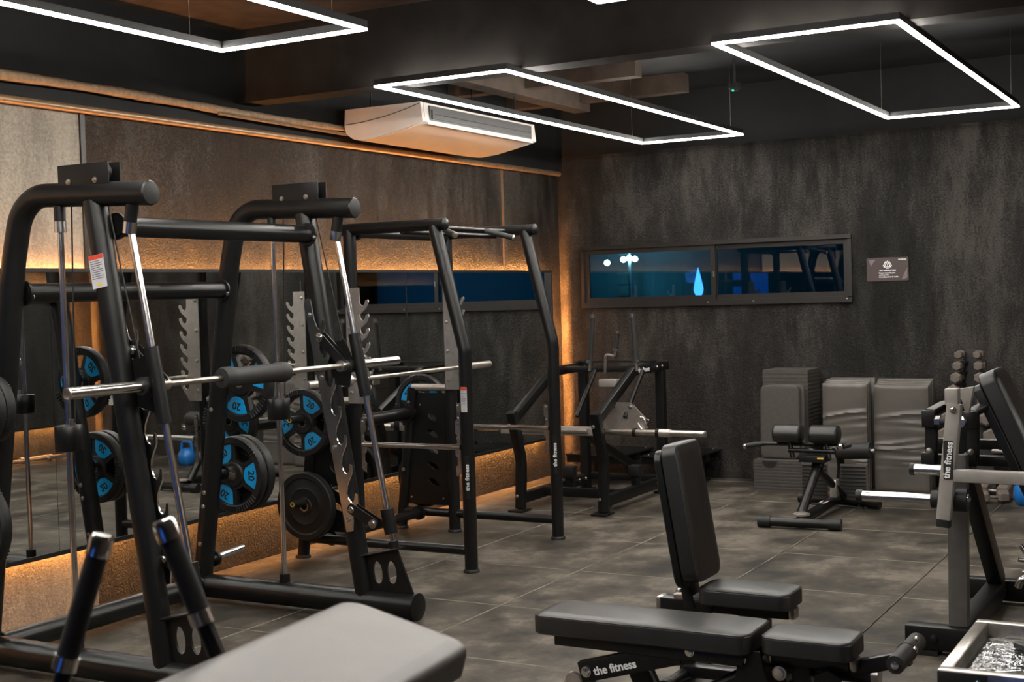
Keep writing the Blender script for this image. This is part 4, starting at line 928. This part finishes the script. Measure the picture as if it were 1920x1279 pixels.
# ------------------------------------------------------------------ adjustable benches
def bench(label, x0, x1, xs0, xs1, yc, wd, ws, ztop, upright):
    t = thing('adjustable_bench', label, 'weight bench', ((x0+xs1)/2, yc, 0), 'adjustable benches')
    zt = ztop-.075
    def pad(name, L, wide, T, h=.07, taper=0.0):
        ol = rrect(L, wide, .05, 6)
        if taper: ol = [(x, y*(1-taper*(x/L+.5))) for x, y in ol]
        bm = bmesh.new(); cushion(bm, ol, h, T, .005, .014); o = obj(name, bm, 'vinyl', t)
        bm = bmesh.new(); ring_path(bm, ol, h-.006, .003, T, .003); obj('piping', bm, 'piping', o)
        return o
    pad('seat_pad', xs1-xs0, ws, Matrix.Translation(((xs0+xs1)/2, yc, zt)), .072)
    part('seat_frame', 'satin_black', t, beam, (xs0+.02, yc, zt-.026), (xs1-.03, yc, zt-.026), .05, .07)
    for x in (xs0+.018, xs1-.018): part('frame_end_cap', 'dull_chrome', t, box, (x-.006 if x < xs0+.05 else x+.004, yc, zt-.026), (.03, .072, .052), .012)
    if upright:
        tilt = radians(81)
        H = V((xs0-.045, yc, ztop-.01))
        dirv = V((-cos(tilt), 0, sin(tilt))); nrm = V((sin(tilt), 0, cos(tilt)))
        L = .60; T = basis(H+dirv*(L/2+.02), dirv, V((0, -1, 0)))
        # local z must look to +X
        if (T.to_3x3() @ V((0, 0, 1))).x < 0: T = basis(H+dirv*(L/2+.02), dirv, V((0, 1, 0)))
        pad('back_pad', L, wd, T, .075)
        T2 = T.copy()
        bm = bmesh.new(); cushion(bm, rrect(L+.0, wd-.02, .05, 6), .035, T @ Matrix.Translation((-.02, 0, -.042)), .0, .004); obj('back_board', bm, 'satin_black', t)
        part('back_bracket', 'dull_chrome', t, box, (xs0-.07, yc, zt+.01), (.13, .09, .02), .004)
        bolt(t, (xs0-.11, yc-.03, zt+.03), Z3, .014, 'chrome')
        part('hinge_post', 'steel_black', t, beam, H+dirv*.10-nrm*.03, H-dirv*.10-nrm*.03, .05, .10, (1, 0, 0))
        part('main_beam', 'satin_black', t, beam, (xs0-.20, yc, zt-.026), (xs0+.04, yc, zt-.026), .052, .085)
        part('frame_end_cap', 'dull_chrome', t, box, (xs0-.205, yc, zt-.026), (.03, .09, .058), .012)
        part('support_post', 'steel_black', t, beam, (xs0+.22, yc, .05), (xs0+.22, yc, zt-.05), .13, .07, (1, 0, 0))
        part('support_post', 'steel_black', t, beam, (xs0-.10, yc+.02, .05), (xs0-.10, yc+.02, zt-.05), .06, .05, (1, 0, 0))
    else:
        pad('back_pad', x1-x0, wd, Matrix.Translation(((x0+x1)/2, yc, zt-.005)), .08, 0.0)
        part('back_board', 'satin_black', t, box, ((x0+x1)/2+.03, yc, zt-.027), (x1-x0-.12, wd-.05, .045), .006)
        part('hinge_bracket', 'steel_black', t, prism, [(-.06, -.11), (.10, -.13), (.065, -.03), (.045, .055), (-.035, .055), (-.045, -.02)], (x1-.02, yc-.09, zt-.05), X3, Z3, .012)
        part('hinge_bracket', 'steel_black', t, prism, [(-.06, -.11), (.10, -.13), (.065, -.03), (.045, .055), (-.035, .055), (-.045, -.02)], (x1-.02, yc+.09, zt-.05), X3, Z3, .012)
        bolt(t, (x1-.04, yc-.098, zt-.03), (0, -1, 0), .013, 'chrome')
        part('support_post', 'steel_black', t, beam, (x0+.37, yc, zt-.05), (x0+.46, yc, .12), .09, .055, (1, 0, 0))
        A = V((x0+.20, yc-.09, .215)); B = V((x0+.62, yc-.09, .335))
        arm = obj('adjusting_arm', one(beam, A, B, .085, .05), 'steel_black', t)
        dd = (B-A).normalized(); nn = V((-dd.z, 0, dd.x))
        text('lettering', 'the fitness', .046, 'white', arm, A.lerp(B, .36)+V((0, -.0265, 0))-nn*.006, dd, nn, .001, .0012)
        bolt(arm, A+dd*.03+V((0, -.025, 0)), (0, -1, 0), .018, 'chrome'); bolt(arm, B+dd*.05+V((0, -.025, 0)), (0, -1, 0), .016, 'chrome')
        part('arm_tip', 'steel_black', arm, beam, B-dd*.02, B+dd*.10, .09, .042)
        part('wheel', 'nickel', t, lathe, [(.035, -.012), (.04, 0), (.035, .012)], (x0+.14, yc-.05, .16), Y3, 18)
        part('wheel_arm', 'steel_black', t, beam, (x0+.14, yc, .16), (x0+.30, yc, .10), .05, .04)
        part('spine_tube', 'satin_black', t, tube, (x0+.62, yc+.05, .30), (xs1+.05, yc+.04, .29), .034, 18)
        part('spine_end_cap', 'dull_chrome', t, tube, (xs1+.04, yc+.04, .29), (xs1+.065, yc+.04, .29), .038, 18)
        part('lower_brace', 'satin_black', t, tube, (x1-.02, yc-.03, .28), (x1-.35, yc-.04, .09), .032, 16)
        part('seat_post', 'steel_black', t, beam, (xs0+.13, yc, zt-.05), (xs0+.13, yc, .06), .07, .06, (1, 0, 0))
        part('seat_bracket', 'steel_black', t, prism, [(-.05, -.10), (.06, -.10), (.05, .02), (.0, .045), (-.05, .02)], (xs1-.10, yc-.06, zt-.09), X3, Z3, .012)
        bolt(t, (xs0+.06, yc-.06, zt-.075), (0, -1, 0), .022, 'nickel', 'knob_plate'); bolt(t, (xs1-.10, yc-.067, zt-.10), (0, -1, 0), .013, 'chrome')
        part('pop_pin', 'dull_chrome', t, tube, (xs0+.17, yc-.10, zt-.12), (xs0+.21, yc-.02, zt-.10), .018, 14)
        la = obj('roller_arm', one(beam, (xs1-.04, yc+.03, .31), (xs1+.175, yc+.03, .375), .055, .05), 'satin_black', t)
        rl = obj('foot_roller', one(tube, (-1.105, yc-.125, .385), (-1.092, yc+.165, .40), .033, 20), 'foam', t)
        part('roller_ring', 'steel_black', rl, lathe, [(.028, -.004), (.036, -.003), (.036, .003), (.028, .004)], (-1.1, yc+.03, .392), Y3, 20, closed=True)
        part('roller_cap', 'chrome', rl, lathe, [(.014, 0), (.014, .006), (.006, .008)], (-1.105, yc-.126, .385), (0, -1, 0), 14)
        for dz in (0, .03): bolt(rl, (-1.07, yc+.03+dz, .405+dz), (1, -.3, 0), .010, 'chrome')
    for xq, hw in ((x0+.35 if not upright else xs0-.10, .22), (xs1-.10, .17)):
        part('floor_tube', 'satin_black', t, tube, (xq, yc-hw, .036), (xq, yc+hw, .036), .03, 16)
        for s in (-1, 1): part('rubber_foot', 'rubber', t, tube, (xq, yc+s*(hw-.01), .036), (xq, yc+s*(hw+.03), .036), .036, 16)
    part('base_beam', 'satin_black', t, beam, (x0+.35 if not upright else xs0-.10, yc, .055), (xs1-.10, yc, .055), .05, .07)
    return t
bench('flat black adjustable bench in the foreground with lettering on its arm', -2.545, -1.635, -1.605, -1.265, 4.80, .29, .235, .44, False)
bench('black bench with its backrest raised, behind the flat bench', -2.2, -2.1, -2.09, -1.685, 5.42, .29, .24, .45, True)

# ------------------------------------------------------------------ lever machine at the right
rm = thing('lever_machine', 'grey and black lever machine cut by the right photo edge', 'gym machine', (-1.15, 6.8, 0))
part('front_base', 'steel_black', rm, beam, (-1.43, 6.30, .075), (-.55, 6.30, .075), .11, .09)
bolt(rm, (-1.30, 6.253, .075), (0, -1, 0), .018, 'steel_black')
part('foot_plate', 'rubber', rm, box, (-1.36, 6.30, .010), (.16, .13, .02))
part('rear_base', 'steel_black', rm, beam, (-1.42, 7.42, .075), (-.45, 7.42, .075), .11, .08)
bolt(rm, (-1.17, 7.378, .08), (0, -1, 0), .014, 'dull_chrome')
part('base_rail', 'steel_black', rm, beam, (-1.20, 6.30, .085), (-1.20, 7.42, .085), .09, .09)
fp = obj('front_post', one(beam, (-1.20, 6.34, .13), (-1.20, 6.38, .92), .075, .085, (0, 1, 0)), 'steel_dim', rm); fp['label'] = 'grey front post'
part('rear_post', 'steel_black', rm, beam, (-1.195, 7.36, .12), (-1.23, 6.72, .82), .11, .075, (0, 1, 0))
A = V((-1.222, 6.15, .655)); B = V((-1.170, 6.17, 1.175)); dd = (B-A).normalized()
la = obj('lever_arm', one(beam, A, B, .062, .062, (1, 0, 0)), 'steel_grey', rm); la['label'] = 'grey lever arm with lettering'
part('end_plug', 'rubber', la, beam, A-dd*.035, A, .058, .058, (1, 0, 0))
lp_ = obj('letter_plate', one(prism, rrect(.042, .175, .006, 3), A.lerp(B, .52)+V((0, -.033, 0)), X3, dd, .002), 'black_print', la)
text('lettering', 'the fitness', .040, 'white', lp_, A.lerp(B, .52)+V((.0, -.0348, 0)), dd, -X3, .001, .001)
part('top_block', 'steel_grey', rm, box, (-1.185, 6.20, 1.205), (.058, .07, .075), .004)
bolt(la, (-1.172, 6.135, 1.15), (0, -1, 0), .012, 'chrome')
part('wedge_plate', 'steel_grey', rm, prism, [(-.03, .05), (.035, .06), (.012, -.06), (-.002, -.06)], (-1.15, 6.34, 1.18), X3, Z3, .05)
hn = obj('weight_horn', one(tube, (-1.615, 6.2, .735), (-1.255, 6.2, .735), .0245, 20), 'chrome', rm)
part('horn_end', 'rubber', hn, tube, (-1.628, 6.2, .735), (-1.60, 6.2, .735), .028, 20); part('horn_ring', 'rubber', hn, tube, (-1.285, 6.2, .735), (-1.252, 6.2, .735), .040, 20)
hn = obj('weight_horn', one(tube, (-1.375, 6.25, .862), (-1.19, 6.25, .862), .0245, 20), 'chrome', rm)
part('horn_end', 'rubber', hn, tube, (-1.39, 6.25, .862), (-1.37, 6.25, .862), .028, 20)
part('cross_arm', 'steel_grey', rm, beam, (-1.185, 6.15, .855), (-.55, 6.15, .850), .056, .05)
part('pivot_disc', 'rubber', rm, tube, (-1.19, 6.22, .735), (-1.13, 6.22, .735), .055, 20); bolt(rm, (-1.128, 6.2, .745), X3, .016, 'chrome')
for x in (-1.345, -1.155):
    lk = obj('linkage_post', one(beam, (x, 6.5, .86), (x+.004, 6.5, 1.05), .052, .055, (1, 0, 0)), 'steel_black', rm)
    part('linkage_block', 'steel_black', lk, box, (x-.002, 6.49, 1.075), (.062, .08, .08), .004); part('linkage_block', 'steel_black', lk, box, (x-.008, 6.49, .885), (.062, .08, .06), .004)
    bolt(lk, (x, 6.45, .925), (0, -1, 0), .012, 'dull_chrome')
    part('link_arm', 'steel_black', rm, sweep, fillet([(x, 6.48, 1.105), (x+.05, 6.58, 1.135), (x+.12, 6.75, 1.145)], .08, 4), 1, prof=rprof(.03, .055), up=(0, 0, 1))
    part('rear_linkage_post', 'steel_black', rm, beam, (x+.11, 6.72, .86), (x+.11, 6.72, 1.13), .05, .05, (1, 0, 0))
sp = obj('pivot_rod', one(tube, (-1.32, 6.46, 1.065), (-1.17, 6.46, 1.065), .019, 18), 'rubber', rm)
for x in (-1.305, -1.19): part('nut', 'chrome', sp, tube, (x-.012, 6.46, 1.065), (x+.012, 6.46, 1.065), .026, 6)
for z, y in ((.865, 6.62), (.925, 6.78)): part('linkage_rail', 'steel_black', rm, beam, (-1.38, y, z), (-.8, y, z), .05, .05)
part('seat_rail', 'steel_grey', rm, beam, (-1.06, 6.85, .955), (-.6, 6.85, .955), .06, .06); part('seat_rail', 'nickel', rm, beam, (-1.10, 6.7, .90), (-.6, 6.7, .90), .02, .05)
H0 = V((-1.135, 6.72, 1.255)); H1 = V((-.80, 6.72, .50)); dv = (H0-H1).normalized(); L = (H0-H1).length
T = basis((H0+H1)/2, dv, V((0, -1, 0)))
if (T.to_3x3() @ V((0, 0, 1))).x < 0: T = basis((H0+H1)/2, dv, V((0, 1, 0)))
ol = rrect(L+.04, .34, .06, 6)
bm = bmesh.new(); cushion(bm, ol, .085, T, .006, .02); bk = obj('back_pad', bm, 'vinyl', rm)
bm = bmesh.new(); ring_path(bm, ol, .075, .006, T, .003); obj('piping', bm, 'piping', bk)
bm = bmesh.new(); cushion(bm, rrect(L-.02, .34, .03, 4), .04, T @ Matrix.Translation((-.01, 0, -.042)), 0, .004); obj('back_board', bm, 'satin_black', rm)
# chrome clips hanging at the right edge
cl = thing('chrome_handle', 'bright chrome cable handle with clips hanging at the right photo edge', 'cable handle', (-.90, 6.6, .25))
pg = (-.93, 6.62)
part('hook', 'chrome', cl, sweep, fillet([(-.98, 6.6, .27), (-.965, 6.6, .315), (-.80, 6.6, .30), (-.72, 6.6, .30)], .03, 5), .017, 14)
for a, b in (((-.965, 6.6, .47), (-.915, 6.6, .40)), ((-.975, 6.6, .405), (-.90, 6.6, .395)), ((-.955, 6.6, .345), (-.89, 6.6, .375))):
    part('clip', 'chrome', cl, tube, a, b, .012, 12)
part('ring', 'chrome', cl, sweep, [V((-.89+.045*cos(k*pi/9), 6.6, .375+.06*sin(k*pi/9))) for k in range(19)], .010, 10)
part('stand_arm', 'steel_black', rm, beam, (-.72, 6.6, .30), (-.55, 6.6, .30), .05, .05); part('stand_post', 'steel_black', rm, beam, (-.60, 6.6, .0), (-.60, 6.6, .95), .07, .07, (1, 0, 0))

# ------------------------------------------------------------------ steel tray at the lower right
tx0, tx1, ty0, ty1, tz = -.880, -.20, 4.28, 4.985, .50
tr = thing('steel_tray', 'polished steel tray stand in the lower right corner of the photo', 'tray', ((tx0+tx1)/2, (ty0+ty1)/2, 0))
rim = bmesh.new(); rw = .045
box(rim, ((tx0+tx1)/2, ty0+rw/2, tz-.03), (tx1-tx0, rw, .06), .004); box(rim, ((tx0+tx1)/2, ty1-rw/2, tz-.03), (tx1-tx0, rw, .06), .004)
box(rim, (tx0+rw/2, (ty0+ty1)/2, tz-.03), (rw, ty1-ty0-2*rw, .06), .004); box(rim, (tx1-rw/2, (ty0+ty1)/2, tz-.03), (rw, ty1-ty0-2*rw, .06), .004)
obj('rim', rim, 'dull_chrome', tr)
part('tray_floor', 'tray', tr, box, ((tx0+tx1)/2, (ty0+ty1)/2, tz-.052), (tx1-tx0-2*rw, ty1-ty0-2*rw, .008))
part('rest_bar', 'rubber', tr, beam, (tx0+.16, ty1-.18, tz-.035), (tx0+.34, ty1-.32, tz-.035), .02, .03)
part('rest_bar', 'chrome', tr, beam, (tx0+.06, ty0+.10, tz-.038), (tx0+.46, ty0+.34, tz-.038), .014, .03)
part('corner_plate', 'rubber', tr, box, (tx0+.075, ty0-.003, tz-.03), (.15, .01, .055), .003)
bolt(tr, (tx0+.125, ty0-.008, tz-.03), (0, -1, 0), .009, 'chrome', 'screw')
part('body', 'steel_black', tr, box, ((tx0+tx1)/2+.02, (ty0+ty1)/2, tz-.14), (tx1-tx0-.06, ty1-ty0-.06, .16), .01)
for x in (tx0+.09, tx1-.05):
    for y in (ty0+.09, ty1-.09): part('leg', 'steel_black', tr, tube, (x, y, 0), (x, y, tz-.2), .022, 14)

# ------------------------------------------------------------------ padded machine in the near left corner
pm = thing('padded_lever_machine', 'blurred padded machine with two black grip handles at the lower left', 'gym machine', (-2.0, 1.95, 0))
P1 = V((-1.79, 2.41, 1.06)); P2 = V((-1.48, 2.445, .975)); wv = (P2-P1).normalized(); dvec = V((-.13, .99, -.005)).normalized()
wd = (P2-P1).length; L = 1.15
cx = (P1+P2)/2 - dvec*(L/2); T = basis(cx, wv, dvec)
nz = T.to_3x3() @ V((0, 0, 1)); T = Matrix.Translation(-nz*.072) @ T
ol = rrect(wd, L, .055, 8)
bm = bmesh.new(); cushion(bm, ol, .07, T, .004, .018); sp = obj('pad', bm, 'vinyl_sheen', pm); sp['label'] = 'black upholstered pad with lamp sheen in its colour'
part('pad_board', 'satin_black', pm, prism, rrect(wd-.03, L-.05, .05, 5), cx-nz*.085, wv, dvec, .024)
for top, low, end in (((-1.966, 1.865, 1.275), (-2.03, 1.82, 1.037), (-2.075, 1.79, .86)), ((-1.864, 1.923, 1.30), (-1.802, 1.951, 1.118), (-1.745, 1.977, .95))):
    top, low, end = V(top), V(low), V(end); d = (top-low).normalized()
    gp = obj('handle', one(tube, end, top, .017, 14), 'satin_black', pm)
    part('grip', 'foam', gp, tube, low, top-d*.03, .0215, 18)
    part('end_cap', 'chrome', gp, lathe, [(.0235, 0), (.0235, .036), (.018, .043), (0, .044)], top-d*.04, d, 20)
    part('ring', 'chrome', gp, tube, low-d*.022, low+d*.006, .0245, 20)
part('handle_beam', 'satin_black', pm, beam, (-2.075, 1.79, .86), (-1.72, 1.985, .86), .06, .05)
part('handle_post', 'satin_black', pm, beam, (-1.90, 1.885, .05), (-1.90, 1.885, .86), .08, .06, (1, 0, 0))
c0 = cx-nz*.09
part('pad_post', 'steel_black', pm, beam, (c0.x, c0.y, .05), (c0.x, c0.y, c0.z-.01), .08, .08, (1, 0, 0))
part('base_rail', 'steel_black', pm, beam, (-1.90, 1.885, .05), (c0.x, c0.y, .05), .08, .08)
for p in ((-1.90, 1.885), (c0.x, c0.y)):
    part('floor_foot', 'steel_black', pm, beam, (p[0]-.28, p[1]-.1, .035), (p[0]+.28, p[1]+.1, .035), .07, .07)
